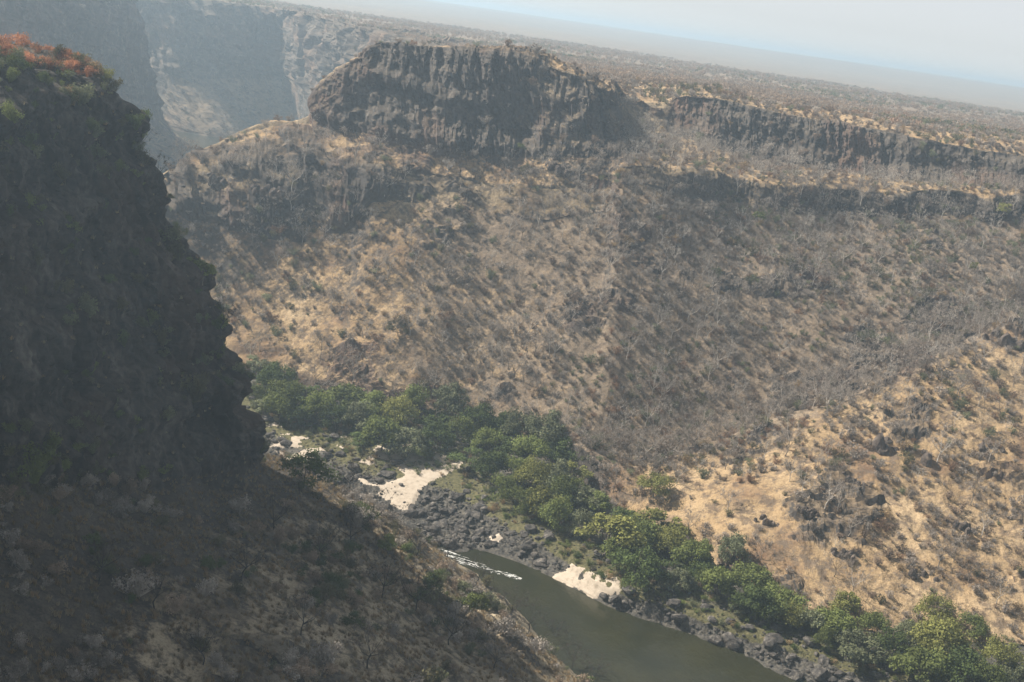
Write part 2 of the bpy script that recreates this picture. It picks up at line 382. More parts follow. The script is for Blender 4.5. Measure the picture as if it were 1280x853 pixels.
for k, a, d in zip(K, A, D):
    xf = d[0] * .90 if d[0] < 30 else 27 + (d[0] - 30) * .84
    fo = np.array([xf, np.interp(xf, FX[:, 0], FX[:, 1]), np.interp(xf, FX[:, 0], FX[:, 2])])
    wS = float(sstep(12, 40, xf))
    xs = xf * 1.0
    cr_line = d + (fo - d) * .88
    xs2 = d[0] * .92
    cr = np.array([xs2, np.interp(xs2, SX[:, 0], SX[:, 1]), np.interp(xs2, SX[:, 0], SX[:, 2])])
    va = cr + np.array([3, 15, -4.5])
    va_line = d + (fo - d) * .80
    cr = cr_line * (1 - wS) + cr * wS; va = va_line * (1 - wS) + va * wS
    e = d * .5 + va * .5; e[2] += -1.5
    mid = cr * .5 + fo * .5; mid[2] += 1.0
    Crest.append(cr); Val.append(va); Mid.append(mid); Foot.append(fo); E.append(e)
    wl = float(1 - sstep(440, 490, k))
    p1 = a + np.array([0, 9, .6]); p2 = a + np.array([0, 75, 0]); p2[2] = plateau_z(p2[0], p2[1]) + .25
    q1 = a + np.array([-2, 14, -5]); q2 = a + np.array([-12, 90, 0]); q2[2] = 6
    Back1.append(p1 * (1 - wl) + q1 * wl); Back2.append(p2 * (1 - wl) + q2 * wl)
rails = np.array([Back2, Back1, A, B, C, D, E, Val, Crest, Mid, Foot])
NCOL = 1000
G0, rock0, S0, ridx = loft(rails, K, NCOL, [16, 10, 66, 26, 36, 80, 80, 30, 50, 50], [0, .05, 1, .15, .9, .05, 0, .05, .05, .05, 0], 100)
for r_i in range(ridx[3] + 6, ridx[5] + 10):
    wgt = math.sin(math.pi * (r_i - ridx[3] - 6) / (ridx[5] + 10 - ridx[3] - 6)); wgt = wgt * (1 - sstep(-62, -48, G0[r_i, :, 0]) * (1 - sstep(45, 60, G0[r_i, :, 0])))
    G0[r_i, :, 2] += wgt * 2.6 * fbm(S0[0] / 24, 0, 0, 97, 3)
    G0[r_i, :, 1] += wgt * 3.0 * fbm(S0[0] / 18, 5, 0, 98, 3)
# where bands of rock are weak
Zc = G0[..., 2]
band = np.ones_like(rock0)
band[ridx[4]:ridx[5]] *= np.maximum(.35 + .65 * sstep(-.25, .25, noise(S0[ridx[4]:ridx[5]] / 45, 0, 0, 77)), sstep(45, 75, G0[ridx[4]:ridx[5], :, 0]) * (.25 + .75 * sstep(-.35, .1, noise(S0[ridx[4]:ridx[5]] / 28, 3.3, 0, 78))))
mid_ = sstep(-62, -48, G0[ridx[4]:ridx[5], :, 0]) * (1 - sstep(55, 72, G0[ridx[4]:ridx[5], :, 0])); band[ridx[4]:ridx[5]] *= 1 - .93 * mid_
xa = G0[ridx[2], :, 0]; notch = sstep(28, 33, xa) * (1 - sstep(50, 62, xa)); band[ridx[2]:ridx[3]] *= (1 - .92 * notch)[None]; band[ridx[4]:ridx[5]] *= (1 - .6 * notch)[None]
xcol = S0[0]
rock1 = rock0 * band
r_a, r_b = ridx[3] - 6, ridx[5] + 14; sh_ = (1 - sstep(-92, -70, G0[r_a:r_b, :, 0])) * sstep(-.25, .2, fbm(G0[r_a:r_b, :, 0] / 14, G0[r_a:r_b, :, 2] / 8, 0, 99, 3)); rock1[r_a:r_b] = np.maximum(rock1[r_a:r_b], .9 * sh_)
hA = G0[ridx[2], :, 2] - G0[ridx[3], :, 2]; rock1[ridx[2]:ridx[3]] *= sstep(3, 11, hA)[None]; rock1[ridx[2]:ridx[2] + 8] *= np.linspace(.45, 1, 8)[:, None]
rock1 = np.stack([np.convolve(np.pad(q, 4, mode='edge'), np.ones(9) / 9, 'valid') for q in rock1.T], 1)
gully = sstep(.35, .62, noise(S0 / 22, Zc / 120, 0, 79))
rock1[ridx[2]:ridx[3]] *= (1 - .3 * gully[ridx[2]:ridx[3]])
left = (np.abs(G0[..., 0] + 118) < 45) & (G0[..., 1] > 470)
G1, rockA = displace(G0, rock1, S0, 200, 1.0, 1.0)
def drag_rim(G, Gold, top, n):
    d = G[top + 4] - Gold[top + 4]
    for k_ in range(n + 4):
        r = top + 3 - k_; wgt = float(1 - sstep(0, n, max(0, k_ - 3))); G[r, :, :2] = Gold[r, :, :2] + d[:, :2] * wgt
drag_rim(G1, G0, ridx[2], 14)
Xg, Yg = G1[..., 0], G1[..., 1]
ysg = np.interp(Xg, SX[:, 0], SX[:, 1]); spur_g = sstep(15, 40, Xg) * (1 - sstep(-16, 6, Yg - ysg))
strawA = np.maximum(1.0 - .84 * sstep(-85, -8, Xg) - .10 * sstep(20, 80, Xg), .92 * spur_g) + .25 * noise(Xg / 40, Yg / 40, 0, 88); strawA[:ridx[4]] = .9
hill_mats = {'plateau_rim': (0, ridx[2]), 'basalt_cliff': (ridx[2], ridx[3]), 'grassy_ledge': (ridx[3], ridx[4]), 'lower_cliff': (ridx[4], ridx[5]), 'hillside': (ridx[5], ridx[10])}
SURF = {}
def put_grid(name, G, rock, m, kind='structure', smooth=False, keep=None, extra=None):
    nr, nc = G.shape[:2]
    q = grid_faces(nr, nc, keep); V = G.reshape(-1, 3)
    at = {'rock': rock.ravel()}
    if extra: at.update({k: a.ravel() for k, a in extra.items()})
    V, q, at = compact(V, q, at)
    o = link(name, make_mesh(name, V, q, mats=[m], attrs=at, smooth=smooth), kind=kind)
    return o
LBL = {'plateau_rim': 'straw coloured grassy rim along the top of the sunlit far cliffs', 'basalt_cliff': 'dark columned cliff of the flat topped mesa and the rim to its right',
       'grassy_ledge': 'grassy shelf under the tall far cliff', 'lower_cliff': 'lower broken rock band beneath the grassy shelf', 'hillside': 'dry bushy hillside running down from the far cliffs to the river trees'}
for nme, (a, b) in hill_mats.items():
    o = put_grid(nme, G1[a:b + 1], rockA[a:b + 1], M_cliff if 'cliff' in nme else M_slope, extra={'straw': strawA[a:b + 1]}); o['label'] = LBL[nme]; o['category'] = 'cliff' if 'cliff' in nme else 'hillside'
HILL_N = normals(G1)

# ---- near cliff on the left and the scree below it
nk = [0, 1, 2, 3, 4, 5, 6]
top = [(-185,322,125), Pd(124,97,255), Pd(56,86,243), Pd(-5,74,230), (-110,195,128), (-100,140,129), (-100,60,129)]  # out-of-view ends moved for the light: scree kept shaded, sandbank kept sunlit
base = [(-165,340,45), Pd(322,572,250), Pd(235,592,226), Pd(120,603,203), Pd(0,612,180), (-92,130,70), (-105,60,76)]
m1 = [None, Pd(176,205,254), None, None, None, None, None]; m2 = [None, Pd(232,325,253), None, None, None, None, None]; m3 = [None, Pd(292,455,251), None, None, None, None, None]
toe = [(-140,362,4), Pd(546,692,312), Pd(634,768,277), Pd(722,850,246), (44,205,9), (48,150,10), (50,80,10)]
tm = [(-152,352,24), Pd(430,616,281), None, None, None, None, None]
top, base, toe = [np.array(q, float) for q in (top, base, toe)]
def fill(lst, f, bulge=0.0):
    out = []
    for i, p in enumerate(lst):
        if p is None or i == 0 and f < .99 and not isinstance(p, tuple): p = top[i] + (base[i] - top[i]) * f + np.array([bulge, 0, 0])
        out.append(np.array(p, float))
    return np.array(out)
m1, m2, m3 = fill(m1, .27, 2), fill(m2, .50, 2), fill(m3, .76, 3)
tmm = []
for i, p in enumerate(tm):
    if p is None: p = base[i] + (toe[i] - base[i]) * .5 + np.array([0, 0, 1.5])
    tmm.append(np.array(p, float))
tmm = np.array(tmm)
bk1 = top + np.array([-10, 6, .8]); bk2 = top + np.array([-75, 45, 0]); bk2[:, 2] = plateau_z(bk2[:, 0], bk2[:, 1]) - .8
und = toe + np.array([14, 7, 0]); und[:, 2] = -4
GN, rockN, SN, nidx = loft(np.array([bk2, bk1, top, m1, m2, m3, base, tmm, toe, und]), nk, 620, [14, 12, 50, 50, 50, 50, 70, 80, 24], [0, .1, 1, .95, .9, .95, .15, .05, .1], 300)
GN1, rockN1 = displace(GN, rockN, SN, 400, .62, .8, 2.0, .3)
drag_rim(GN1, GN, nidx[2], 14)
Xn, Yn, Zn = GN1[..., 0], GN1[..., 1], GN1[..., 2]
strawN = np.clip(sstep(-55, -12, Xn - .12 * (Yn - 250)) * 1.1, 0, 1.1) + .22 * noise(Xn / 12, Yn / 12, Zn / 12, 89); strawN[:nidx[2]] = .30; strawN[nidx[7] + 50:] -= .25  # less straw at the toe darkens ground that the cliff's shade misses
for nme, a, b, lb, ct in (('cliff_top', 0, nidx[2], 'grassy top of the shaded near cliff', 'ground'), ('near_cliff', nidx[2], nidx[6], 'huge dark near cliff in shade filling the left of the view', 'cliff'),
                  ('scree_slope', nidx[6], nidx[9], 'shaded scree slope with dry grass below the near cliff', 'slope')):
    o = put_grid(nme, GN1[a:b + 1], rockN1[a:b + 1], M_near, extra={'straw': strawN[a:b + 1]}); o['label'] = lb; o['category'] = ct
NEAR_N = normals(GN1)

# ---- walls of the far gorge
def wall(name, tops, feet, ncol, seed, lb, tal=.42, amp=1.6):
    tops = np.array(tops, float); feet = np.array(feet, float)
    tops[:, 2] = plateau_z(tops[:, 0], tops[:, 1]) + .5
    b = tops + (feet - tops) * np.array([.42, .42, 1 - tal])
    nrm = tops - feet; nrm[:, 2] = 0; nrm /= np.linalg.norm(nrm, axis=1, keepdims=True)
    bk = tops + nrm * 60; bk[:, 2] = plateau_z(bk[:, 0], bk[:, 1]) - 1
    f2 = feet - nrm * 6; f2[:, 2] -= 5
    G, r, S, ix = loft(np.array([bk, tops, b, feet, f2]), list(range(len(tops))), ncol, [8, 70, 50, 3], [0, 1, .25, .1], seed)
    G, r = displace(G, r, S, seed, amp * 1.9, 1.6, .45)
    o = put_grid(name, G, r, M_far); o['label'] = lb; o['category'] = 'cliff'
    return G, ix
WL = wall('gorge_wall', [(-255,400,0),(-280,460,0),(-305,560,0),(-328,700,0),(-335,850,0),(-334,1000,0),(-375,1040,0),(-470,1050,0),(-700,1040,0)],
     [(-200,420,2),(-210,480,2),(-225,570,2),(-248,700,1),(-273,890,0),(-292,1040,0),(-330,1085,0),(-450,1110,0),(-700,1110,0)], 420, 500, 'blue hazy gorge wall in shade behind the near cliff', .3, .9)
WR = wall('far_gorge_wall', [(-760,1420,0),(-570,1390,0),(-460,1270,0),(-400,1220,0),(-350,1260,0),(-300,1325,0),(-245,1230,0),(-185,1110,0),(-128,985,0),(-70,760,0),(-40,640,0)],
     [(-740,1330,0),(-550,1300,0),(-400,1180,0),(-308,1138,0),(-262,1190,2),(-240,1225,2),(-205,1140,3),(-178,1040,2),(-160,930,2),(-110,720,2),(-95,620,2)], 520, 600, 'hazy far gorge walls, one spur lit on its left and shaded on its right', .42, 1.0)

# ---- plateau sheet to the horizon
GP = [(-20,560),(-60,700),(-125,985),(-185,1110),(-245,1230),(-300,1325),(-350,1260),(-400,1220),(-460,1270),(-570,1390),(-760,1420),(-1000,1420),(-1000,1040),(-700,1040),(-470,1050),(-375,1040),(-334,1000),(-335,850),(-328,700),(-305,560),(-280,460),(-255,400),(-185,322),(-97,260),(-106,235),(-116,195),(-116,140),(-118,60),(-118,-200),(520,-200),(520,545)] + [(p[0], p[1] + 70) for p in A[::-1] if p[0] > -20]
rr = np.concatenate([[60], np.geomspace(150, 2500, 330), np.geomspace(2560, 40000, 120)]); th = np.linspace(rad(-62), rad(62), 520)
TH, RR = np.meshgrid(th, rr); PX = RR * np.sin(TH); PY = RR * np.cos(TH)
PZ = plateau_z(PX, PY)
ins = in_poly(PX, PY, GP)
keep = ~(ins[:-1, :-1] | ins[1:, :-1] | ins[:-1, 1:] | ins[1:, 1:])
PG = np.stack([PX, PY, PZ], -1)
o = put_grid('plateau', PG, np.zeros_like(PX), M_plateau, smooth=True, keep=keep); o['label'] = 'wide bushy plateau fading into haze at the horizon'; o['category'] = 'plateau'

# ---- river bed, sand, water
Gx = [Pz(*p) for p in [(150,455,6),(290,507,5),(380,547,5),(460,577,5),(560,603,5),(620,642,5),(700,692,4.6),(770,737,4.2),(850,762,4),(930,792,3.8),(1000,815,3.4),(1100,850,3.2),(1200,880,3),(1300,905,3),(1900,1090,3)]]
Wx = [Pz(*p) for p in [(160,640,0),(300,660,0),(400,680,0),(470,690,0),(540,694,0),(612,690,0),(690,721,0),(770,762,0),(850,789,0),(925,818,0),(990,849,0),(1080,885,0),(1180,915,0),(1290,950,0),(1860,1150,0)]]
Gx = np.array(Gx); Wx = np.array(Wx)
ui = np.array([0,1,2,3,4,5,6,7,8,9,10,11,12,13,14.])
tt = np.linspace(0, 14, 900)
Gd = pchip(ui, Gx, tt); Wd = pchip(ui, Wx, tt)
def foot_rail(): return G1[ridx[10]]
fr = foot_rail(); oo = np.argsort(fr[:, 0]); frx = fr[oo]
fy = np.convolve(np.pad(frx[:, 1], 12, mode='edge'), np.ones(25) / 25, 'valid'); fz = np.convolve(np.pad(frx[:, 2], 12, mode='edge'), np.ones(25) / 25, 'valid')
Hd = np.stack([Gd[:, 0], np.interp(Gd[:, 0], frx[:, 0], fy) + 5, np.interp(Gd[:, 0], frx[:, 0], fz) + .6], 1)
Hd[:, 1] = np.maximum(Hd[:, 1], Gd[:, 1] + 3)
Xd = Wd.copy(); dirn = (Wd - Gd); dirn[:, 2] = 0; dirn /= np.linalg.norm(dirn, axis=1, keepdims=True)
Xd = Wd + dirn * 8; Xd[:, 2] = -2.5
md = Gd * .5 + Wd * .5; md[:, 2] = 1.9
lf = 1 - sstep(3.6, 5.0, tt); md[:, 2] -= lf * 1.3
Rv = pchip(np.arange(5), np.stack([Hd, Gd, md, Wd, Xd]), np.concatenate([np.linspace(0, 1, 30, endpoint=False), np.linspace(1, 3, 130, endpoint=False), np.linspace(3, 4, 12)]))
SANDP = [[(466,578),(500,577),(540,588),(582,599),(576,607),(547,612),(530,622),(512,642),(492,634),(468,622),(478,612),(502,609),(490,598),(470,591)],
         [(690,718),(712,718),(728,726),(742,733),(758,733),(771,740),(773,756),(758,752),(742,744),(722,736),(705,729)], [(613,673),(624,671),(625,680),(614,684)],
         [(585,692),(600,690),(604,697),(590,698)]]
SCRAPS = [(325,535),(352,543),(380,552),(420,560),(455,575),(478,590),(480,625),(455,612),(420,590),(380,590),(345,575),(325,560)]
sx, sy = Rv[..., 0], Rv[..., 1]
jit = 1.1 * fbm(sx / 4, sy / 4, 0, 901, 3); jit2 = 1.1 * fbm(sx / 4, sy / 4, 0, 905, 3)
sand = np.zeros(sx.shape, bool)
for p in SANDP:
    pw = [Pz(a, b, .9) for a, b in p]; sand |= in_poly(sx + jit, sy + jit2, pw)
sand &= (fbm(sx / 1.7, sy / 1.7, 0, 931, 3) > -.55) | (sx < -8)
sand |= in_poly(sx + jit, sy + jit2, [Pz(a, b, .9) for a, b in SCRAPS]) & (fbm(sx / 5, sy / 2.6, 0, 921, 3) > .30)
sm = smooth2(sand.astype(float), 3)
ramp_lo = sstep(-.5, 1.2, Rv[..., 2])
bedn = (.9 * fbm(sx / 6, sy / 6, 0, 911, 4) + .5 * fbm(sx / 1.6, sy / 1.6, 0, 912, 3)) * (1 - sm) * (.25 + .75 * ramp_lo) * sstep(.12, .34, np.linspace(0, 1, Rv.shape[0]))[:, None]
Rv = Rv.copy(); Rv[..., 2] += bedn + sm * .45
vrow = np.repeat(np.linspace(0, 1, Rv.shape[0])[:, None], Rv.shape[1], 1)
green = np.clip(1.0 - np.abs(vrow - .18) * 6.5, 0, 1)
sf = sand[:-1, :-1] & sand[1:, :-1] & sand[:-1, 1:] & sand[1:, 1:]
o = put_grid('riverbed', Rv, np.zeros_like(sx), M_bed, keep=~sf, extra={'green': green}); o['label'] = 'dark stony riverbank strip beside the river'; o['category'] = 'riverbank'
o = put_grid('sand_bank', Rv, np.zeros_like(sx), M_sand, keep=sf, smooth=True); o['label'] = 'pale sand bars among the dark rocks of the riverbank'; o['category'] = 'sand'
WP = np.array([(-330,900,0),(-220,560,0),(-150,470,0),(-110,420,0),(-60,380,0),(-20,338,0),(10,325,0),(60,300,0),(120,280,0),(200,262,0),(320,240,0),(320,100,0),(60,100,0),(40,200,0),(20,250,0),(0,280,0),(-25,318,0),(-75,350,0),(-130,372,0),(-190,430,0),(-250,560,0),(-340,900,0)], float)
me = bpy.data.meshes.new('river')
rows = []
nW = 11
Lw, Rw = WP[:nW], WP[nW:][::-1]
nn = 220
Lp = pchip(np.arange(nW), Lw, np.linspace(0, nW - 1, nn)); Rp = pchip(np.arange(nW), Rw, np.linspace(0, nW - 1, nn))
ww = np.linspace(0, 1, 30)[:, None, None]
WG = Lp[None] * (1 - ww) + Rp[None] * ww
V = WG.reshape(-1, 3)
o = link('river', make_mesh('river', V, grid_faces(30, nn), mats=[M_water], smooth=True), kind='structure'); o['label'] = 'smooth dark olive green river'; o['category'] = 'river'
# far reach of the river between the gorge walls
q = np.array([(-420,1150,.3),(-262,1000,.3),(-150,900,.3),(-120,990,.3),(-180,1120,.3),(-330,1130,.3)])
o = link('far_river', make_mesh('far_river', np.array([(-750,1060,.2),(-60,500,.2),(-60,1200,.2),(-750,1380,.2)]), [[0,1,2,3]], mats=[M_water]), kind='structure')
o['label'] = 'short pale reach of the river far away between hazy walls'; o['category'] = 'river'
# white water
fv, ft = [], []
def foam_blob(cx, cy, rx, ry, ang, z):
    n = 14; b = len(fv); fv.append((cx, cy, z + .05))
    for i in range(n):
        t = 2 * math.pi * i / n; r_ = .6 + .6 * random.random(); x = rx * r_ * math.cos(t); y = ry * r_ * math.sin(t)
        fv.append((cx + x * math.cos(ang) - y * math.sin(ang), cy + x * math.sin(ang) + y * math.cos(ang), z))
    for i in range(n): ft.append((b, b + 1 + i, b + 1 + (i + 1) % n))
foam_a, foam_b = Pz(548, 690, .06), Pz(652, 724, .06); fd = (foam_b - foam_a)[:2]; fl = np.linalg.norm(fd); fd /= fl
tg, sg = np.meshgrid(np.arange(0, fl, .16), np.arange(-3.0, 3.0, .12))
fx_ = foam_a[0] + fd[0] * tg - fd[1] * sg; fy_ = foam_a[1] + fd[1] * tg + fd[0] * sg
fm = ridged(tg / 3.4 + .5 * noise(tg / 2, sg, 0, 15), sg / .75, 0, 16, 3) + .5 * noise(tg / 4, sg / 2, 0, 17) - .16 * sg ** 2 * (.4 + tg / fl) - .55 * tg / fl + .1
fk = (fm > .42)[:-1, :-1]
fgq = grid_faces(*tg.shape, fk)
for i in range(70):
    t = random.random(); px = 330 + 160 * t; py = 545 + 82 * t + random.gauss(0, 9)
    p = Pz(px, py, .1); foam_blob(p[0], p[1], random.uniform(.4, 1.8), random.uniform(.2, .7), rad(random.uniform(-60, 0)), .35)
fgv = np.stack([fx_, fy_, .06 + .05 * noise(fx_ * 2, fy_ * 2, 0, 18)], -1).reshape(-1, 3)
link('white_water', make_mesh('white_water', np.concatenate([np.array(fv), fgv]), fgq + len(fv), ft, mats=[M_foam]), kind='stuff', label='white water foaming among the rocks of the rapids', category='foam')
print('terrain', time.time() - T0)

# ------------------------------------------------------------------ visibility buffer
ZW, ZH = 320, 214
zb = np.full(ZW * ZH, 1e9)
for Gs in (G1, GN1, WL[0], Rv):
    px, py, dz = project(Gs.reshape(-1, 3)); ok = (dz > 1) & (px >= 0) & (px < 1280) & (py >= 0) & (py < 853)
    np.minimum.at(zb, (py[ok] / 4).astype(int).clip(0, ZH - 1) * ZW + (px[ok] / 4).astype(int).clip(0, ZW - 1), dz[ok])
zb = zb.reshape(ZH, ZW)
def visible(P, tol=5.0, margin=0):
    px, py, dz = project(P); inside = (dz > 1) & (px > -margin) & (px < 1280 + margin) & (py > -margin) & (py < 853 + margin)
    ix = (px / 4).astype(int).clip(0, ZW - 1); iy = (py / 4).astype(int).clip(0, ZH - 1)
    return inside & (dz < zb[iy, ix] + tol), px, py, dz

# ------------------------------------------------------------------ plant meshes
def tube(V, Q, pts, radii, n=4):
    b = len(V); pts = [np.array(p, float) for p in pts]
    for i, (p, r_) in enumerate(zip(pts, radii)):
        d = pts[min(i + 1, len(pts) - 1)] - pts[max(i - 1, 0)]; d /= np.linalg.norm(d) + 1e-9
        a = np.cross(d, (0, 0, 1.) if abs(d[2]) < .9 else (1., 0, 0)); a /= np.linalg.norm(a); c = np.cross(d, a)
        for j in range(n):
            t = 2 * math.pi * j / n; V.append(p + r_ * (a * math.cos(t) + c * math.sin(t)))
    for i in range(len(pts) - 1):
        for j in range(n):
            Q.append((b + i * n + j, b + i * n + (j + 1) % n, b + (i + 1) * n + (j + 1) % n, b + (i + 1) * n + j))
def leaves(C, Nn, size, rg, tilt=.7):
    """one quad per centre C, facing roughly Nn"""
    n = len(C); d = Nn + rg.normal(0, tilt, (n, 3)); d /= np.linalg.norm(d, axis=1, keepdims=True) + 1e-9
    a = np.cross(d, rg.normal(0, 1, (n, 3))); a /= np.linalg.norm(a, axis=1, keepdims=True) + 1e-9; b = np.cross(d, a)
    s = (size * rg.uniform(.6, 1.4, n))[:, None]
    V = np.stack([C - a * s, C - b * s * .7, C + a * s, C + b * s * .7], 1).reshape(-1, 3)
    return V, np.arange(4 * n).reshape(-1, 4)
def ball(rg, n):
    v = rg.normal(0, 1, (n, 3)); return v / np.linalg.norm(v, axis=1, keepdims=True)
def branchy(rg, H, spread, nl, ns, r0_, up_=.6, trunk=.35, sub=3):
    """trunk + limbs tubes and the tips of the finer branches"""
    V, Q, tips, segs = [], [], [], []
    t0 = np.array([rg.normal(0, .04) * H, rg.normal(0, .04) * H, H * trunk])
    tube(V, Q, [(0, 0, -.6), t0 * .5 + np.array([rg.normal(0, .03) * H, 0, 0]), t0], [r0_, r0_ * .8, r0_ * .65], 5)
    for i in range(nl):
        az = 2 * math.pi * (i + rg.uniform(-.3, .3)) / nl; o_ = spread * rg.uniform(.55, 1); top_ = H * rg.uniform(.72, 1.0) * (1 if i else 1.05)
        if i == 0: o_ *= .2
        p1 = t0 * rg.uniform(.75, 1.0)
        p3 = np.array([math.cos(az) * o_, math.sin(az) * o_, top_ * (1 - .25 * o_ / spread * (1 - up_))])
        p2 = p1 * .5 + p3 * .5 + np.array([math.cos(az), math.sin(az), -.3]) * o_ * .15
        tube(V, Q, [p1, p2, p3], [r0_ * .45, r0_ * .28, r0_ * .10], 4)
        for j in range(ns):
            f = rg.uniform(.3, .95); s0 = p1 + (p2 - p1) * f * 2 if f < .5 else p2 + (p3 - p2) * (f - .5) * 2
            dd = ball(rg, 1)[0] + np.array([math.cos(az), math.sin(az), .9]) * .8; dd /= np.linalg.norm(dd)
            L = H * rg.uniform(.14, .30); s1 = s0 + dd * L + np.array([0, 0, -.04 * L])
            tube(V, Q, [s0, s0 * .5 + s1 * .5 + rg.normal(0, .05, 3) * L, s1], [r0_ * .16, r0_ * .10, r0_ * .05], 3)
            segs.append((s0, s1)); tips.append(s1)
        tips.append(p3)
    return V, Q, np.array(tips), segs
def twigs(rg, tips, segs, n, L, wd):
    """thin ribbons around the branch tips"""
    C = tips[rg.integers(0, len(tips), n)]
    d = ball(rg, n); d[:, 2] = np.abs(d[:, 2]) * .8 + .1; d /= np.linalg.norm(d, axis=1, keepdims=True)
    back = rg.uniform(0, .5, (n, 1)) * L
    l = (L * rg.uniform(.5, 1.2, n))[:, None]; a = np.cross(d, ball(rg, n)); a /= np.linalg.norm(a, axis=1, keepdims=True) + 1e-9
    s = C - d * back; e = s + d * l
    V = np.stack([s - a * wd, s + a * wd, e], 1).reshape(-1, 3)
    return V, np.arange(3 * n).reshape(-1, 3)

def leafy_tree(seed, H=10., Wd=11., nblob=16, per=120, lsz=.24, conical=False):
    rg = np.random.default_rng(seed)
    V, Q, tips, segs = branchy(rg, H * .8, Wd * .36, 5, 3, H * .026, .6, .28)
    trunk = (np.array(V), np.array(Q))
    cs, ns_ = [], []
    for b in range(nblob):
        t = rg.uniform(0, 1); az = rg.uniform(0, 2 * math.pi); rr_ = Wd * .5 * math.sqrt(rg.uniform(0.02, .72))
        zz = H * (.82 - .45 * (rr_ / (Wd * .5)) ** 2 - rg.uniform(0, .28))
        c = np.array([math.cos(az) * rr_, math.sin(az) * rr_, zz]); R_ = Wd * rg.choice([.075, .10, .13, .18], p=[.3, .3, .25, .15]); rr_ *= rg.uniform(.85, 1.18); c[:2] = math.cos(az) * rr_, math.sin(az) * rr_
        m_ = int(per * (R_ / (Wd * .145)) ** 2); d = ball(rg, m_)
        d = d[d[:, 2] > -.55]; rad_ = R_ * (1 + .30 * rg.normal(0, 1, (len(d), 1)))
        cs.append(c + d * rad_ * np.array([1, 1, .8])); ns_.append(d + np.array([0, 0, .35]))
    C = np.concatenate(cs); Nn = np.concatenate(ns_)
    LV, LQ = leaves(C, Nn, lsz * rg.uniform(.8, 1.2), rg)
    return trunk, (LV, LQ)
def bare_tree(seed, H=8., Wd=7.):
    rg = np.random.default_rng(seed)
    V, Q, tips, segs = branchy(rg, H, Wd * .5, 6, 5, H * .018, .6, .32)
    TV, TT = twigs(rg, tips, segs, 640, H * .16, .024)
    return (np.array(V), np.array(Q)), (TV, TT)
def bush(seed, H=2.6, Wd=3.8, nt=90, nl=210, lsz=.14):
    """low twiggy bush: stems from the ground and small leaves, one mesh; triangles only"""
    rg = np.random.default_rng(seed)
    out = []
    nblob = 7
    bc = np.stack([rg.normal(0, Wd * .2, nblob), rg.normal(0, Wd * .2, nblob), rg.uniform(.35, .75, nblob) * H], 1); br = rg.uniform(.16, .26, nblob) * Wd
    i = rg.integers(0, nblob, nl); d = ball(rg, nl); C = bc[i] + d * (br[i] * rg.uniform(.35, 1.1, nl))[:, None] * np.array([1, 1, .8]); C[:, 2] = np.maximum(C[:, 2], .05)
    a = ball(rg, nl); b = np.cross(a, d + ball(rg, nl) * .6); b /= np.linalg.norm(b, axis=1, keepdims=True) + 1e-9
    s = (lsz * rg.uniform(.6, 1.6, nl))[:, None]
    V1 = np.stack([C - a * s, C + a * s, C + b * s * 1.5], 1).reshape(-1, 3)
    e = bc[rg.integers(0, nblob, nt)] + ball(rg, nt) * br.mean() * 1.15; e[:, 2] = np.abs(e[:, 2]) + .2
    st = np.stack([rg.normal(0, .12, nt), rg.normal(0, .12, nt), np.full(nt, -.2)], 1); wv = np.cross(e - st, ball(rg, nt)); wv /= np.linalg.norm(wv, axis=1, keepdims=True) + 1e-9; wv *= .035
    V2 = np.stack([st - wv, st + wv, e], 1).reshape(-1, 3)
    return np.concatenate([V1, V2])
def tuft(seed, H=.9, n=26):
    rg = np.random.default_rng(seed); az = rg.uniform(0, 6.28, n); o_ = rg.uniform(.2, .8, n) * H
    b = rg.normal(0, .18, (n, 3)); b[:, 2] = -.1; e = b + np.stack([np.cos(az) * o_, np.sin(az) * o_, H * rg.uniform(.6, 1.1, n)], 1)
    wv = np.stack([-np.sin(az), np.cos(az), np.zeros(n)], 1) * .07
    return np.stack([b - wv, b + wv, e], 1).reshape(-1, 3)
def rockmesh(seed, sub=2, planes=9, flat=.7):
    import bmesh
    bm = bmesh.new(); bmesh.ops.create_icosphere(bm, subdivisions=sub, radius=1)
    V = np.array([v.co for v in bm.verts]); T = np.array([[v.index for v in f.verts] for f in bm.faces]); bm.free()
    rg = np.random.default_rng(seed)
    for k_ in range(planes):
        n_ = ball(rg, 1)[0]; d_ = rg.uniform(.5, .85); p = V @ n_; m_ = p > d_; V[m_] -= np.outer(p[m_] - d_, n_) * .92
    V += .05 * rg.normal(0, 1, V.shape)
    V *= np.array([rg.uniform(.85, 1.3), rg.uniform(.7, 1.0), flat * rg.uniform(.75, 1.2)])
    return V, T
def rot_z(V, a): c, s = math.cos(a), math.sin(a); return V @ np.array([[c, s, 0], [-s, c, 0], [0, 0, 1]])
def merge(name, protos, P, scale, which, mats, mi, kind='stuff', sq=None, **props):
    """many small plants of one mass as ONE object; protos are triangle soups"""
    Vs, ms, rn = [], [], []
    for i in range(len(P)):
        p = protos[which[i]]; v = rot_z(p, rng.uniform(0, 6.28)) * scale[i]
        if sq is not None: v = v * np.array([1, 1, sq[i]])
        Vs.append((v + P[i]).astype(np.float32)); ms.append(np.full(len(v) // 3, mi[i], np.int32))
    V = np.concatenate(Vs)
    o = link(name, make_mesh(name, V, T=np.arange(len(V)).reshape(-1, 3), mats=mats, mi=np.concatenate(ms)), kind=kind)
    for k_, v in props.items(): o[k_] = v
    return o

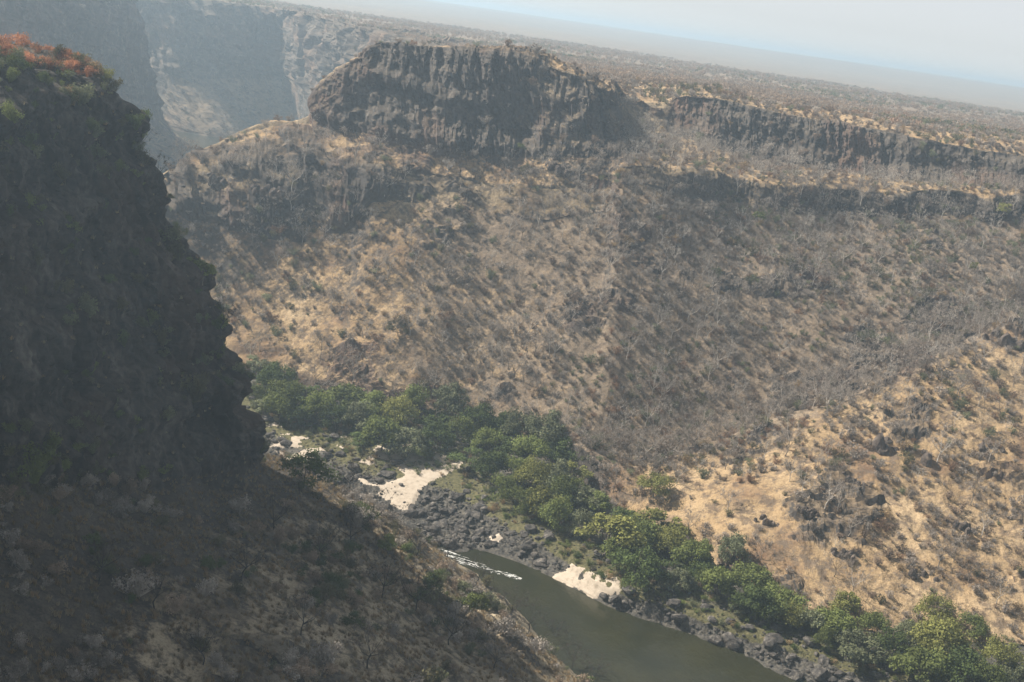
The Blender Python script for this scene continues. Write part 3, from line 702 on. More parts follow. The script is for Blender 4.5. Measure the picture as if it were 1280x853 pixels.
# ------------------------------------------------------------------ scattering
def cell_area(G):
    a = G[:-1, 1:] - G[:-1, :-1]; b = G[1:, :-1] - G[:-1, :-1]
    return np.linalg.norm(np.cross(a, b), axis=2)
def scatter(G, density, n, seed):
    """n points over the grid, area weighted by density (nr-1, nc-1)"""
    rg = np.random.default_rng(seed); w_ = (cell_area(G) * density).ravel(); c = np.cumsum(w_); i = np.searchsorted(c, rg.uniform(0, c[-1], n))
    nc = G.shape[1] - 1; r_, cc = i // nc, i % nc
    a, b = rg.uniform(0, 1, n)[:, None], rg.uniform(0, 1, n)[:, None]
    return G[r_, cc] * (1 - a) * (1 - b) + G[r_ + 1, cc] * a * (1 - b) + G[r_, cc + 1] * (1 - a) * b + G[r_ + 1, cc + 1] * a * b, r_, cc
def spaced(P, r_, order=None):
    """thin points out so that none lies within its own radius of an earlier one"""
    g = {}; keepi = []; cs = 3.0
    for i in range(len(P)):
        x, y = P[i, 0], P[i, 1]; kx, ky = int(x // cs), int(y // cs); ok = True; R = int(r_[i] // cs) + 1
        for a in range(-R, R + 1):
            for b in range(-R, R + 1):
                for j in g.get((kx + a, ky + b), ()):
                    if (P[j, 0] - x) ** 2 + (P[j, 1] - y) ** 2 < r_[i] ** 2: ok = False; break
                if not ok: break
            if not ok: break
        if ok: g.setdefault((kx, ky), []).append(i); keepi.append(i)
    return np.array(keepi, int)

class Kind:
    """prototype meshes of one kind; place() links a thing and its parts"""
    def __init__(s, name, cat): s.name, s.cat, s.parts = name, cat, []
    def place(s, v, P, sc, rz, label, group=None, sq=1.0, tilt=0.0):
        spec = s.parts[v]
        if len(spec) == 1 and spec[0][0] is None:
            o = bpy.data.objects.new(s.name, spec[0][1])
        else: o = bpy.data.objects.new(s.name, None); o.empty_display_size = .1
        COL.objects.link(o); o.location = tuple(map(float, P)); o.rotation_euler = (tilt, 0, rz); o.scale = (sc, sc, sc * sq)
        o['label'] = label; o['category'] = s.cat
        if group: o['group'] = group
        if o.data is None:
            for pn, me in spec:
                c = bpy.data.objects.new(pn, me); c.parent = o; COL.objects.link(c)
        return o

# ---- tree kinds
river_tree = Kind('riverside_tree', 'tree'); RT = {}; RTH, RTW = [9, 10, 11.5, 8], [9.5, 11.5, 8, 10]
for ci, cname in enumerate(('dark green', 'mid green', 'grey green', 'yellow green')):
    for s_ in range(4):
        tr, lf_ = leafy_tree(50 + ci * 10 + s_, H=RTH[s_], Wd=RTW[s_], nblob=[24, 30, 17, 21][s_], per=330)
        RT.setdefault(cname, []).append(len(river_tree.parts))
        river_tree.parts.append([('trunk', make_mesh('trunk', *tr, mats=[M_bark])), ('crown', make_mesh('crown', *lf_, mats=[LEAF[cname]]))])
bare = Kind('bare_tree', 'tree'); BT = {}
for bn, bm_ in (('pale', M_palebark), ('grey', M_bark)):
    for s_ in range(5):
        tr, tw = bare_tree(300 + s_ + (50 if bn == 'pale' else 0), 8 + .5 * s_, 6.5 + .6 * s_)
        BT.setdefault(bn, []).append(len(bare.parts))
        bare.parts.append([('trunk', make_mesh('trunk', *tr, mats=[bm_])), ('crown', make_mesh('crown', tw[0], T=tw[1], mats=[LEAF['grey']]))])
M_ngrey = leafm('pale_grey_twigs', (.34, .30, .26), trans=.15); M_nbrown = leafm('pale_brown_leaves', (.30, .23, .17), trans=.15)  # near shrub tones lightened in the colour to show up in the cliff's shade
BUSH = [bush(700 + i) for i in range(4)]
BUSH_LO = [bush(720 + i, nt=24, nl=60, lsz=.26) for i in range(4)]
BUSH_HI = [bush(740 + i, nt=150, nl=620, lsz=.10) for i in range(4)]
def bush_kind(name, protos, near=None):
    k_ = Kind(name, 'bush'); k_.idx = {}
    for cname in ('grey', 'brown', 'olive', 'rust', 'tan', 'mid green', 'dark green', 'grey green', 'orange', 'yellow green'):
        for p in protos:
            k_.idx.setdefault(cname, []).append(len(k_.parts))
            k_.parts.append([(None, make_mesh(name, p, T=np.arange(len(p)).reshape(-1, 3), mats=[(near or LEAF).get(cname, LEAF[cname])]))])
    return k_
dry_bush = bush_kind('dry_bush', BUSH); near_bush = bush_kind('cliff_bush', BUSH_HI, {'grey': M_ngrey, 'brown': M_nbrown})
BCOL = ['grey', 'brown', 'olive', 'rust', 'tan', 'grey green']
BMATS = [LEAF[c] for c in BCOL]

# ---- riverside belt
belt = []
def add_tree(u, v, z, wpx, cname, s=None):
    p = Pz(u, v, z); belt.append((p, wpx, cname, s))
def hill_point(px, py, GG=G1, step=3):
    a, b, dz = project(GG[::step, ::step].reshape(-1, 3)); d = (a - px) ** 2 + (b - py) ** 2 + (dz > 0) * dz * .02
    i = np.argmin(d); return GG[::step, ::step].reshape(-1, 3)[i]
BELT_T = [  # crown centre in the photo, crown width in px, colour
 (325,452,34,'grey green'),(318,487,36,'mid green'),(345,470,40,'dark green'),(362,490,44,'mid green'),(385,488,46,'dark green'),(352,507,36,'mid green'),(330,503,30,'grey green'),(400,508,42,'mid green'),(372,512,34,'dark green'),
 (438,489,48,'mid green'),(422,515,38,'dark green'),(450,517,40,'grey green'),(470,505,42,'mid green'),(500,515,40,'yellow green'),(480,540,44,'mid green'),(455,543,32,'dark green'),(520,502,40,'mid green'),(545,515,46,'dark green'),(565,500,40,'grey green'),
 (512,545,46,'grey green'),(545,540,42,'dark green'),(528,562,24,'mid green'),(575,535,42,'mid green'),(600,525,44,'dark green'),(625,522,44,'dark green'),(648,530,36,'grey green'),(590,565,40,'dark green'),(612,548,40,'mid green'),(640,550,42,'dark green'),
 (685,535,44,'grey green'),(665,560,42,'mid green'),(700,555,40,'dark green'),(620,575,42,'dark green'),(645,582,38,'mid green'),(668,590,42,'yellow green'),(695,590,44,'grey green'),(720,580,36,'yellow green'),(630,606,40,'mid green'),(655,618,42,'mid green'),(682,622,46,'yellow green'),(710,610,42,'mid green'),(735,615,40,'grey green'),
 (700,640,44,'mid green'),(728,650,34,'grey green'),(758,660,66,'yellow green'),(748,628,34,'mid green'),(782,640,40,'dark green'),(832,640,54,'yellow green'),(842,668,44,'yellow green'),(800,668,40,'mid green'),(800,700,56,'dark green'),(770,690,36,'mid green'),(838,705,44,'dark green'),(868,690,38,'mid green'),
 (918,682,40,'grey green'),(882,705,34,'dark green'),(900,725,40,'mid green'),(850,722,32,'grey green'),(945,715,44,'mid green'),(975,740,54,'mid green'),(950,750,44,'dark green'),(990,765,32,'yellow green'),(925,748,30,'grey green'),
 (1018,772,36,'grey green'),(1035,795,30,'mid green'),(1060,752,30,'olive'),(1140,785,36,'grey green'),(1215,775,38,'mid green'),(1050,772,46,'mid green'),(1075,800,48,'grey green'),(1115,800,40,'dark green'),(1095,780,30,'mid green'),(1180,800,60,'yellow green'),(1170,755,40,'yellow green'),(1155,825,50,'mid green'),(1205,830,56,'dark green'),(1255,815,40,'olive'),(1235,845,44,'mid green'),(1270,840,36,'grey green'),(820,602,38,'olive')]
def name_spot(u, v):
    if v < 470 + (u - 320) * .45 and u < 480: return 'at the far left end of the riverside belt'
    if u < 470: return 'left of the pale sandbank by the rapids'
    if u < 590: return 'behind the pale sandbank'
    if u < 690: return 'just right of the pale sandbank'
    if u < 790: return 'above the small sand patch'
    if u < 890: return 'above the shore right of the sand patch'
    if u < 1010: return 'above the shore below the rocky spur'
    return 'in the lower right corner clump'
spots = {}
for q in BELT_T: spots.setdefault((name_spot(q[0], q[1]), q[3]), []).append(q)
ORD = ['leftmost', 'second from left', 'third from left', 'fourth from left', 'fifth from left', 'sixth from left', 'seventh from left', 'eighth from left']
for k_ in spots: spots[k_].sort(key=lambda q: q[0])
# ground height under the belt: riverbed loft and hillside together
BG = np.concatenate([Rv[:70:2, ::3].reshape(-1, 3), G1[ridx[8]:, ::3].reshape(-1, 3)])
def ground_z(x, y): return BG[np.argmin((BG[:, 0] - x) ** 2 + (BG[:, 1] - y) ** 2), 2]
for q in BELT_T:
    u, v, wpx, cn = q
    q_ = ray(u, v)
    for yy in np.arange(255, 520, 1.0):
        p = np.array([0, 0, CZ]) + q_ * (yy / q_[1]); wid = wpx / F * np.linalg.norm(q_ * (yy / q_[1])) * 1.17
        H_ = wid * .88; gz = ground_z(p[0], p[1])
        if p[2] - gz <= H_ * .60: break
    key = (name_spot(u, v), cn); lst = spots[key]; i = lst.index(q)
    lb = f"{cn} leafy tree {key[0]}" + ('' if len(lst) == 1 else f", {ORD[min(i, 7)]}")
    pool = RT.get(cn, RT['yellow green']); vi = pool[random.randrange(4)]
    wv = RTW[vi % 4]; hv = RTH[vi % 4]; H_ *= random.uniform(.78, 1.2)
    s_ = wid / wv
    river_tree.place(vi, (p[0], p[1], gz - .3), s_, random.uniform(0, 6.28), lb, 'green trees of the riverside belt', sq=H_ / (hv * s_) * random.uniform(.95, 1.1))
# undergrowth between the belt trees
nr, nc = Rv.shape[:2]
dens = np.zeros((nr - 1, nc - 1)); dens[3:31] = 1; dens[31:38] = .25
P, r_, c_ = scatter(Rv, dens, 1700, 41)
vi_, px, py, dz = visible(P, 40)
P = P[vi_]
merge('undergrowth', BUSH, P, rng.uniform(.3, 1.0, len(P)), rng.integers(0, 4, len(P)), [LEAF['olive'], LEAF['mid green'], LEAF['grey green'], LEAF['dark green'], LEAF['tan']], rng.integers(0, 5, len(P)), sq=rng.uniform(.6, .95, len(P)), label='low green undergrowth beneath and in front of the riverside trees', category='undergrowth')
print('belt', time.time() - T0)

# ---- hillside bushes and bare trees
def zone(P):
    px, py, dz = project(P[None]); u, v = px[0], py[0]
    xs = np.interp(P[0], SX[:, 0], SX[:, 1])
    if P[0] > 25 and P[1] < xs + 8: return 'on the sunny golden spur at right'
    if P[2] > 116: return 'on the plateau rim above the cliff'
    if P[2] > 88: return 'under the long dark cliff' if u > 760 else 'at the foot of the mesa cliff'
    if u < 480: return 'on the left shoulder of the hillside'
    if v < 300: return 'on the shaded upper hillside'
    if u < 760: return 'on the middle of the dry hillside'
    return 'in the hollow behind the golden spur'
nrh, nch = G1.shape[0] - 1, G1.shape[1] - 1
Gc = G1[:-1, :-1]; rk = rockA[:-1, :-1]; Xc, Yc, Zc2 = Gc[..., 0], Gc[..., 1], Gc[..., 2]
dens = np.full((nrh, nch), .05)
dens[ridx[5]:] = 1.0; dens[ridx[3]:ridx[4]] = .7; dens[ridx[4]:ridx[5]] = .45; dens[ridx[2]:ridx[3]] = .14; dens[:ridx[2]] = 1.3 - 1.05 * (sstep(-85, -70, Xc[:ridx[2]]) * (1 - sstep(5, 20, Xc[:ridx[2]])))
dens *= .35 + .9 * sstep(-.35, .4, fbm(Xc / 22, Yc / 22, 0, 61, 3))
right_ = sstep(-30, 60, Xc); dens *= .35 + 1.0 * right_
ys = np.interp(Xc, SX[:, 0], SX[:, 1]); spur = sstep(20, 45, Xc) * (1 - sstep(-22, 4, Yc - ys)); dens *= 1 - .72 * spur
dens *= 1 - .6 * (rk > .6) * 1.0
P, r_, c_ = scatter(G1, dens, 20000, 62)
rs = rng.uniform(.40, 1.1, len(P)); rs = np.where(rng.random(len(P)) < .3, rs * 1.6, rs) * (1 + .25 * (rng.random(len(P)) < .15))
ii = spaced(P, rs * 1.9); P, r_, c_, rs = P[ii], r_[ii], c_[ii], rs[ii]
vis, px, py, dz = visible(P, 6, 30)
P, rs, px, py, dz = P[vis], rs[vis], px[vis], py[vis], dz[vis]
cn = noise(P[:, 0] / 30, P[:, 1] / 30, 0, 63) + .35 * rng.normal(0, 1, len(P))
ci = np.select([cn < -.5, cn < .12, cn < .38, cn < .62, cn < 1.0], [1, 0, 1, 5, 2], 3)
ci = np.where(rng.random(len(P)) < .06, 4, ci); ci = np.where(rng.random(len(P)) < .30, 0, ci)
lowz = (P[:, 2] < 45) & (rng.random(len(P)) < .05); ci = np.where(lowz, 3, ci)
sizepx = rs * 3.8 / dz * F
inframe = (px > 5) & (px < 1275) & (py > 5) & (py < 848)
order = np.argsort(-sizepx * inframe)
ind = order[:300]; rest = order[300:]
for i in ind:
    c = BCOL[ci[i]]; adj = {'grey': 'grey leafless bush', 'brown': 'brown twiggy bush', 'olive': 'olive leaved bush', 'rust': 'rust coloured bush', 'tan': 'tan dry bush', 'grey green': 'grey green bush'}[c]
    zn = zone(P[i])
    dry_bush.place(dry_bush.idx[c][random.randrange(4)], P[i], rs[i], random.uniform(0, 6.28), f"{adj} {zn}", f"{adj} {zn}".replace('bush', 'bushes', 1), sq=random.uniform(.8, 1.25))
merge('scrub', BUSH, P[rest], rs[rest], rng.integers(0, 4, len(rest)), BMATS, ci[rest], sq=rng.uniform(.8, 1.3, len(rest)), label='mass of small leafless scrub covering the far hillside', category='scrub')
print('scrub', len(P), time.time() - T0)
# bare trees
dens2 = np.zeros((nrh, nch)); dens2[ridx[3]:] = 1; dens2 *= .35 + 1.1 * sstep(-.3, .4, fbm(Xc / 30, Yc / 30, 0, 65, 2)); dens2 *= .35 + 1.0 * right_
crestb = np.exp(-((Yc - ys - 14) / 13.0) ** 2) * sstep(30, 50, Xc); dens2 *= 1 - .75 * spur; dens2 += 8.0 * crestb
P, r_, c_ = scatter(G1, dens2, 5200, 66); ii = spaced(P, np.full(len(P), 2.8)); P = P[ii]
vis, px, py, dz = visible(P, 7, 0); P = P[vis]; rs = rng.uniform(.5, 1.1, len(P))
o_ = np.argsort(-rs / dz[vis]); P, rs = P[o_], rs[o_]
print('bare trees in view', len(P))
for i in range(min(300, len(P))):
    pale = random.random() < .45; zn = zone(P[i])
    adj = 'leafless tree with pale whitish branches' if pale else 'leafless grey brown tree'
    bare.place(BT['pale' if pale else 'grey'][random.randrange(5)], P[i], rs[i], random.uniform(0, 6.28), f"{adj} {zn}", f"{adj} {zn}".replace('tree', 'trees', 1), sq=random.uniform(.9, 1.15))
rest = P[300:2700]
lowt = []
for v_ in range(3):
    tr, tw = bare_tree(360 + v_, 8, 7); V, Q = tr; T = np.concatenate([Q[:, :3], Q[:, [0, 2, 3]]]); lowt.append(np.concatenate([V[T].reshape(-1, 3), tw[0][:900]]))
if len(rest): merge('leafless_woods', lowt, rest, rs[300:2700], rng.integers(0, 3, len(rest)), [M_palebark, M_ngrey, LEAF['grey']], rng.integers(0, 3, len(rest)), label='far small leafless trees mixed into the hillside scrub', category='woods')
# green and yellow trees that stand out on the hillside
small_green = Kind('hillside_tree', 'tree')
for cname in ('yellow green', 'mid green', 'tan', 'olive'):
    tr, lf_ = leafy_tree(900 + len(small_green.parts), 6, 6, 12, 200, .2)
    small_green.parts.append([('trunk', make_mesh('trunk', *tr, mats=[M_bark])), ('crown', make_mesh('crown', *lf_, mats=[LEAF[cname]]))])
for (u, v, sc, vi, lb) in [(946,272,1.0,1,'bright green tree alone in the shade under the long dark cliff'),(830,268,.8,2,'small tan crowned tree on the shaded slope, upper of two'),(840,297,.9,2,'tan crowned tree on the shaded slope, lower of two'),
        (496,408,1.3,3,'broad olive tree on the middle of the sunny hillside'),(1217,330,.8,0,'bright yellow green tree at the upper right of the hillside'),(1145,258,.9,3,'olive tree against the lower rock band at right'),
        (1062,320,.9,3,'olive tree below the long cliff, among white limbed trees'),(655,210,1.0,3,'olive tree growing up the mesa cliff foot'),(775,215,.9,2,'tan tree at the right foot of the mesa cliff'),
        (1255,262,1.1,0,'yellow green tree under the right end of the rim cliff'),(1190,320,.8,3,'olive tree left of the bright yellow green one'),(650,185,.8,1,'green tree clinging to the mesa cliff face'),(1000,330,.9,3,'olive bushy tree in the middle of the right slope')]:
    p = hill_point(u, v + 8); small_green.place(vi, p - np.array([0, 0, .3]), sc, random.uniform(0, 6), lb, None)
print('trees', time.time() - T0)

# ---- rock outcrops on the spur and shoulder
outcrop = Kind('rock_outcrop', 'rock'); OM = []
for s_ in range(3):
    Vs, Ts = [], []
    rg = np.random.default_rng(950 + s_)
    for k_ in range(16):
        V, T = rockmesh(1000 + s_ * 30 + k_, 2, 9, 1.15); V = rot_z(V, rg.uniform(0, 6.28)) * rg.uniform(.5, 1.25); V = V * np.array([.9, .9, 1.3])
        V = V + np.array([rg.normal(0, 1.7), rg.normal(0, .8), rg.uniform(-.6, .9)])
        Ts.append(T + sum(len(x) for x in Vs)); Vs.append(V)
    outcrop.parts.append([(None, make_mesh('rock_outcrop', np.concatenate(Vs), T=np.concatenate(Ts), mats=[M_outcrop]))])
for (u, v, sc, vi, lb) in [(1122,560,2.6,0,'large dark rock outcrop on the golden spur'),(1068,600,1.6,1,'smaller rock outcrop left of the large one on the spur'),(1200,655,1.5,2,'narrow rock outcrop low on the right of the spur'),
       (1262,432,2.7,1,'reddish rock outcrop at the right end of the spur crest'),(1150,720,1.2,0,'low rock outcrop near the foot of the spur'),(1060,690,1.3,2,'dark rock outcrop above the trees at the spur foot'),(960,655,1.2,1,'small rock outcrop at the left foot of the spur'),
       (1235,560,1.3,0,'rock outcrop in the grass right of the large one'),(1010,640,1.1,2,'small rock outcrop in the middle of the lower spur'),(340,240,2.4,2,'rough rock outcrop on the left shoulder below the mesa'),(430,240,2.6,0,'dark shadowed rock outcrop below the left end of the mesa'),(275,225,2.2,1,'rock outcrop on the ridge beside the near cliff edge'),(700,210,1.8,2,'broken rock outcrop under the middle of the mesa cliff')]:
    p = hill_point(u, v); outcrop.place(vi, p - np.array([0, 0, .5 * sc]), sc, random.uniform(-.4, .4), lb, None, sq=.85)

# ---- boulders along the shore
dens = np.zeros((nr - 1, nc - 1)); dens[18:150] = .8; dens[38:145] = 2.4
dens *= (1 - sm[:-1, :-1] * .97); dens[:, :200] *= .8
P, r_, c_ = scatter(Rv, dens, 7500, 71)
rs = .30 * rng.pareto(1.9, len(P)) + .25; rs = np.minimum(rs, 2.5)
vis, px, py, dz = visible(P, 6, 10); P, rs, px, py, dz = P[vis], rs[vis], px[vis], py[vis], dz[vis]
ok = P[:, 2] > -.7; P, rs, px, py, dz = P[ok], rs[ok], px[ok], py[ok], dz[ok]
boulder = Kind('boulder', 'boulder')
RM = [rockmesh(1200 + i) for i in range(6)]
for V, T in RM: boulder.parts.append([(None, make_mesh('boulder', V, T=T, mats=[M_boulder]))])
def shore(u): return 'in the rapids left of the sandbank' if u < 470 else 'between sandbank and river' if u < 690 else 'on the shore beside the small sand patch' if u < 800 else 'on the dark shore below the right hand trees'
o_ = np.argsort(-rs / dz * ((px > 3) & (px < 1277) & (py < 850)))
for i in o_[:300]:
    sz = 'big dark boulder' if rs[i] > 1.1 else 'dark boulder'
    boulder.place(random.randrange(6), P[i] + np.array([0, 0, .15 * rs[i]]), rs[i], random.uniform(0, 6.28), f"{sz} {shore(px[i])}", f"{sz}s {shore(px[i])}")
rest = o_[300:]
merge('rubble', [V[T].reshape(-1, 3) for V, T in [rockmesh(1300 + i, 1, 7) for i in range(6)]], P[rest] + np.array([0, 0, .05]), rs[rest], rng.integers(0, 6, len(rest)), [M_boulder, M_dgravel], rng.integers(0, 2, len(rest)), label='dark rubble of smaller stones covering the river shore', category='rubble')
for (u, v, sc, lb) in [(795,750,2.6,'largest dark block at the water right of the small sand patch'),(783,745,1.9,'second dark block next to the largest one at the water'),(618,680,1.5,'dark block beside the little upper sand patch')]:
    p = Pz(u, v, 1.2); boulder.place(1, p, sc, .6, lb, None)
slab_c = Pz(521, 613, 1.4)
V = []
p4 = [Pz(502,611,1.0), Pz(524,607,1.3), Pz(545,614,1.2), Pz(523,621,.9)]
for dz_ in (0, -.9):
    for p in p4: V.append(p + np.array([0, 0, dz_ + .35]))
link('rock_slab', make_mesh('rock_slab', V, [[0,1,2,3],[0,4,5,1],[1,5,6,2],[2,6,7,3],[3,7,4,0]], mats=[M_slab]), label='flat grey rock slab lying in the pale sandbank', category='rock')
print('boulders', time.time() - T0)

# ---- near cliff vegetation
Gn = GN1[:-1, :-1]
dens = np.zeros((GN1.shape[0] - 1, GN1.shape[1] - 1)); dens[:nidx[2]] = 5.0; dens[nidx[2]:nidx[6]] = .6; dens[nidx[6]:nidx[8]] = 1.0; dens[nidx[7] + 45:nidx[8] + 6] = 3.5
dens *= .12 + 1.2 * sstep(-.05, .45, fbm(Gn[..., 0] / 14, Gn[..., 1] / 14, Gn[..., 2] / 14, 81, 3))
P, r_, c_ = scatter(GN1, dens, 6500, 82)
rs = rng.uniform(.35, 1.15, len(P)); vis, px, py, dz = visible(P, 6, 20)
P, r_, rs, px, py, dz = P[vis], r_[vis], rs[vis], px[vis], py[vis], dz[vis]
onw = (r_ > nidx[2]) & (r_ < nidx[6]); topm = r_ <= nidx[2]
NC = ['grey', 'brown', 'olive', 'dark green', 'mid green', 'grey green', 'orange']
gn = noise(P[:, 0] / 14, P[:, 1] / 14, P[:, 2] / 14, 83) + .4 * rng.normal(0, 1, len(P))
ci = np.select([gn < -.2, gn < .15, gn < .4, gn < .7], [0, 1, 2, 5], 3); ci = np.where(onw & (ci < 2), np.array([2, 3, 4, 4, 5])[rng.integers(0, 5, len(P))], ci); ci = np.where(topm, np.where(rng.random(len(P)) < .65, 6, 2), ci)
big = rng.random(len(P)) < .07; rs = np.where(big, rs * 1.7, rs)
sp = rs * 3.8 / dz * F * ((px > 5) & (px < 1275) & (py > 5) & (py < 848))
o_ = np.argsort(-sp); ind, rest = o_[:300], o_[300:]
for i in ind:
    c = NC[ci[i]]; adj = {'grey': 'grey leafless bush', 'brown': 'brown twiggy bush', 'olive': 'olive leaved bush', 'dark green': 'dark green bush', 'mid green': 'green bush', 'grey green': 'grey green bush', 'orange': 'orange leaved bush'}[c]
    zn = 'on top of the near cliff' if topm[i] else ('clinging to the shaded near cliff' + (', upper part' if P[i, 2] > 90 else ', lower part')) if onw[i] else 'on the shaded scree slope' + (' near the river' if P[i, 2] < 22 else ' below the near cliff')
    near_bush.place(near_bush.idx[c][random.randrange(4)], P[i] - np.array([0, 0, .2]), rs[i], random.uniform(0, 6.28), f"{adj} {zn}", f"{adj} {zn}".replace('bush', 'bushes', 1), sq=random.uniform(.8, 1.3))
merge('cliff_scrub', BUSH, P[rest], rs[rest], rng.integers(0, 4, len(rest)), [M_ngrey, M_nbrown] + [LEAF[c] for c in NC[2:]], ci[rest], sq=rng.uniform(.8, 1.3, len(rest)), label='mass of small scrub in the shade of the near cliff and scree', category='scrub')
dens = np.zeros_like(dens); dens[nidx[6]:nidx[8]] = 1; dens[nidx[2]:nidx[6]] = .05; dens[:nidx[2]] = .4
P, r_, c_ = scatter(GN1, dens, 26000, 84); vis, px, py, dz = visible(P, 5, 10); P = P[vis]
TUFT = [tuft(88 + i) for i in range(4)]
merge('dry_grass', TUFT, P, rng.uniform(.5, 1.1, len(P)), rng.integers(0, 4, len(P)), [LEAF['straw'], LEAF['tan']], rng.integers(0, 2, len(P)), label='dry grass tufts over the shaded scree slope and cliff ledges', category='grass')
# orange bushes on the near cliff top, and the trees along its silhouette
for i, (u, v, sc, c, lb) in enumerate([(8,62,1.25,'orange','orange leaved bush on the near cliff top, leftmost'),(36,62,1.35,'orange','tallest orange leaved bush on the near cliff top'),(62,70,1.0,'orange','orange leaved bush on the near cliff top, between two others'),
        (84,78,1.1,'orange','orange leaved bush on the near cliff top, right of centre'),(106,84,.9,'rust','rust leaved bush near the outer edge of the near cliff top'),(122,92,1.0,'tan','tan bush at the corner of the near cliff top'),(134,100,1.1,'yellow green','yellow green bush hanging over the corner of the near cliff'),
        (42,110,1.2,'mid green','green bush just below the orange bushes'),(92,122,1.0,'tan','tan bush on the face below the orange bushes'),(140,112,1.0,'olive','olive bush below the corner of the near cliff')]):
    p = hill_point(u, v + 4, GN1[:nidx[4]], 2)
    near_bush.place(near_bush.idx[c][i % 4], p - np.array([0, 0, .3]), sc * 1.25, i * 1.3, lb, None, sq=1.2)
edge_tree = Kind('cliff_tree', 'tree')
for cname in ('mid green', 'dark green'):
    tr, lf_ = leafy_tree(970 + len(edge_tree.parts), 6, 6, 13, 260, .16)
    edge_tree.parts.append([('trunk', make_mesh('trunk', *tr, mats=[M_bark])), ('crown', make_mesh('crown', *lf_, mats=[LEAF[cname]]))])
for (u, v, sc, vi, lb) in [(252,352,1.0,0,'green tree leaning out from the outer edge of the near cliff'),(208,255,.6,1,'small green tree on the upper edge of the near cliff'),(265,395,.8,1,'dark green tree low on the outer edge of the near cliff'),
        (185,420,1.0,1,'dark green tree on the lower face of the near cliff'),(378,612,2.0,1,'round dark green tree on the scree edge below the cliff foot'),(535,742,1.0,1,'small dark green tree on the scree, upper of two near the river'),(590,770,1.1,0,'green tree on the scree edge beside the river'),(480,690,.9,0,'small green tree on the scree slope'),(30,440,1.0,1,'dark green tree on the left of the near cliff face'),(60,470,.9,1,'second dark green tree on the left of the near cliff face'),(440,790,.8,1,'dark green tree low on the scree slope')]:
    p = hill_point(u, v, GN1, 2); edge_tree.place(vi, p - np.array([0, 0, .3]), sc, random.uniform(0, 6), lb, None)
scree_tree = Kind('leafless_tree', 'tree')
for s_ in range(4):
    tr, tw = bare_tree(400 + s_, 8.5, 8.5); scree_tree.parts.append([('trunk', make_mesh('trunk', *tr, mats=[M_darkbark])), ('crown', make_mesh('crown', tw[0], T=tw[1], mats=[M_darktwig]))])
SILT = [(170,190,.6),(195,225,.6),(278,410,.7),(445,600,1.0),(425,620,.8),(470,640,.8),(500,660,.8),(440,680,.9),(520,690,.8),(560,690,.8),(595,730,.8),(610,760,.7),(640,770,.7),(660,785,.7),(690,800,.7),(715,830,.7),(745,845,.7),(520,760,.8),(560,800,.8),(480,740,.8),(400,700,.8),(460,830,.8),(620,830,.7),(340,660,.8),(300,720,.8),(380,790,.7),(200,760,.7),(120,720,.8),(250,820,.7)]
for i, (u, v, sc) in enumerate(SILT):
    p = hill_point(u, v + 6, GN1, 2)
    zn = 'on the outer edge of the near cliff' if v < 560 else 'on the scree crest against the river' if (v > 560 + (u - 320) * .62 - 30) and u > 420 and v < 565 + (u - 320) * .70 else 'on the shaded scree slope'
    scree_tree.place(i % 4, p, sc * 1.3, random.uniform(0, 6), f"dark leafless tree {zn}", f"dark leafless trees {zn}")
print('near', time.time() - T0)

# ---- plateau bushland
n_ = 42000
rr_ = np.sqrt(rng.uniform(540 ** 2, 1900 ** 2, n_)); aa = rng.uniform(rad(-26), rad(32), n_)
rr_ = np.where(rng.random(n_) < .55, rng.uniform(540, 1100, n_), rr_)
x, y = rr_ * np.sin(aa), rr_ * np.cos(aa); okp = ~in_poly(x, y, GP); x, y = x[okp], y[okp]
dn = fbm(x / 70, y / 70, 0, 91, 3) + .5 * rng.uniform(-1, 1, len(x)); okp = dn > -.45; x, y = x[okp], y[okp]
P = np.stack([x, y, plateau_z(x, y)], 1); vis, px, py, dz = visible(P, 1e9, 20); P = P[vis]
cn = noise(P[:, 0] / 120, P[:, 1] / 120, 0, 93) + .4 * rng.normal(0, 1, len(P))
ci = np.select([cn < -.1, cn < .35, cn < .6, cn < .85], [1, 0, 3, 2], 5)
PMATS = [leafm('plateau_' + k_.replace(' ', '_'), c_, trans=.35) for k_, c_ in (('grey twigs', (.36, .31, .265)), ('brown leaves', (.36, .27, .20)), ('olive leaves', (.21, .19, .10)), ('russet leaves', (.36, .24, .165)), ('tan leaves', (.34, .26, .17)), ('grey green leaves', (.17, .18, .10)))]
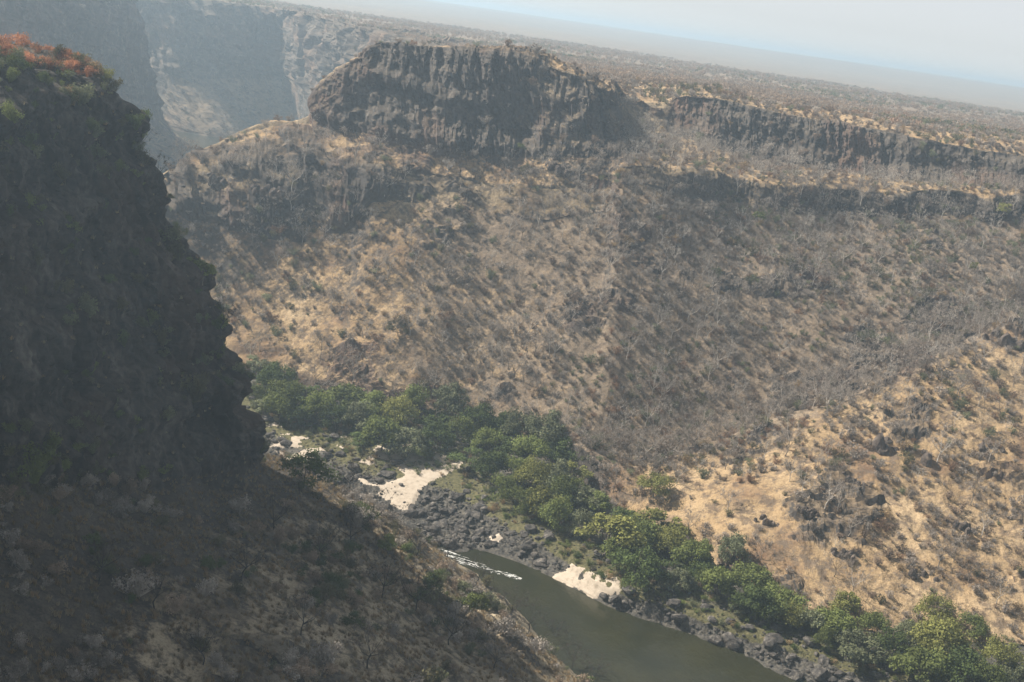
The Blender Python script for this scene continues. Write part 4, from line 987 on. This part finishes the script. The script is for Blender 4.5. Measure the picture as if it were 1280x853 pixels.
merge('bushland', BUSH_LO, P, rng.uniform(.7, 1.6, len(P)), rng.integers(0, 4, len(P)), PMATS, ci, sq=rng.uniform(.8, 1.2, len(P)), label='grey brown bushland covering the plateau to the horizon', category='bushland')
# bushes on the far gorge walls
for nm_, (Gw, ix), n_w, lb in (('gorge_scrub', WR, 1500, 'hazy scrub on the far gorge walls'), ('wall_scrub', WL, 500, 'hazy scrub on the shaded gorge wall')):
    dw = np.ones((Gw.shape[0] - 1, Gw.shape[1] - 1)); dw[:ix[2]] = .25
    P, r_, c_ = scatter(Gw, dw, n_w, 95); merge(nm_, BUSH_LO, P, rng.uniform(.7, 1.5, len(P)), rng.integers(0, 4, len(P)), BMATS, rng.integers(0, 3, len(P)), label=lb, category='scrub')

# ------------------------------------------------------------------ haze
def box(name, x0, x1, y0, y1, z0, z1, m):
    V = [(x0,y0,z0),(x1,y0,z0),(x1,y1,z0),(x0,y1,z0),(x0,y0,z1),(x1,y0,z1),(x1,y1,z1),(x0,y1,z1)]
    return link(name, make_mesh(name, V, [[0,3,2,1],[4,5,6,7],[0,1,5,4],[1,2,6,5],[2,3,7,6],[3,0,4,7]], mats=[m]), kind='stuff')
hm = bpy.data.materials.new('haze'); hm.use_nodes = True; n = hm.node_tree; n.nodes.clear()
pv = n.nodes.new('ShaderNodeVolumePrincipled'); ho = n.nodes.new('ShaderNodeOutputMaterial'); n.links.new(pv.outputs[0], ho.inputs['Volume'])
pv.inputs['Color'].default_value = (*HAZE_COLOR, 1); pv.inputs['Density'].default_value = HAZE_DENSITY; pv.inputs['Anisotropy'].default_value = HAZE_G
pv.inputs['Density Attribute'].default_value = ''; pv.inputs['Color Attribute'].default_value = ''; pv.inputs['Temperature Attribute'].default_value = ''
try: hm.cycles.homogeneous_volume = True
except Exception: pass
hz = box('haze', -42000, 42000, -1500, 42000, -60, 172, hm); hz['label'] = 'pale blue haze filling the gorge air'; hz['category'] = 'haze'
print('done', time.time() - T0, sum(len(o.data.polygons) for o in scene.objects if o.type == 'MESH'))
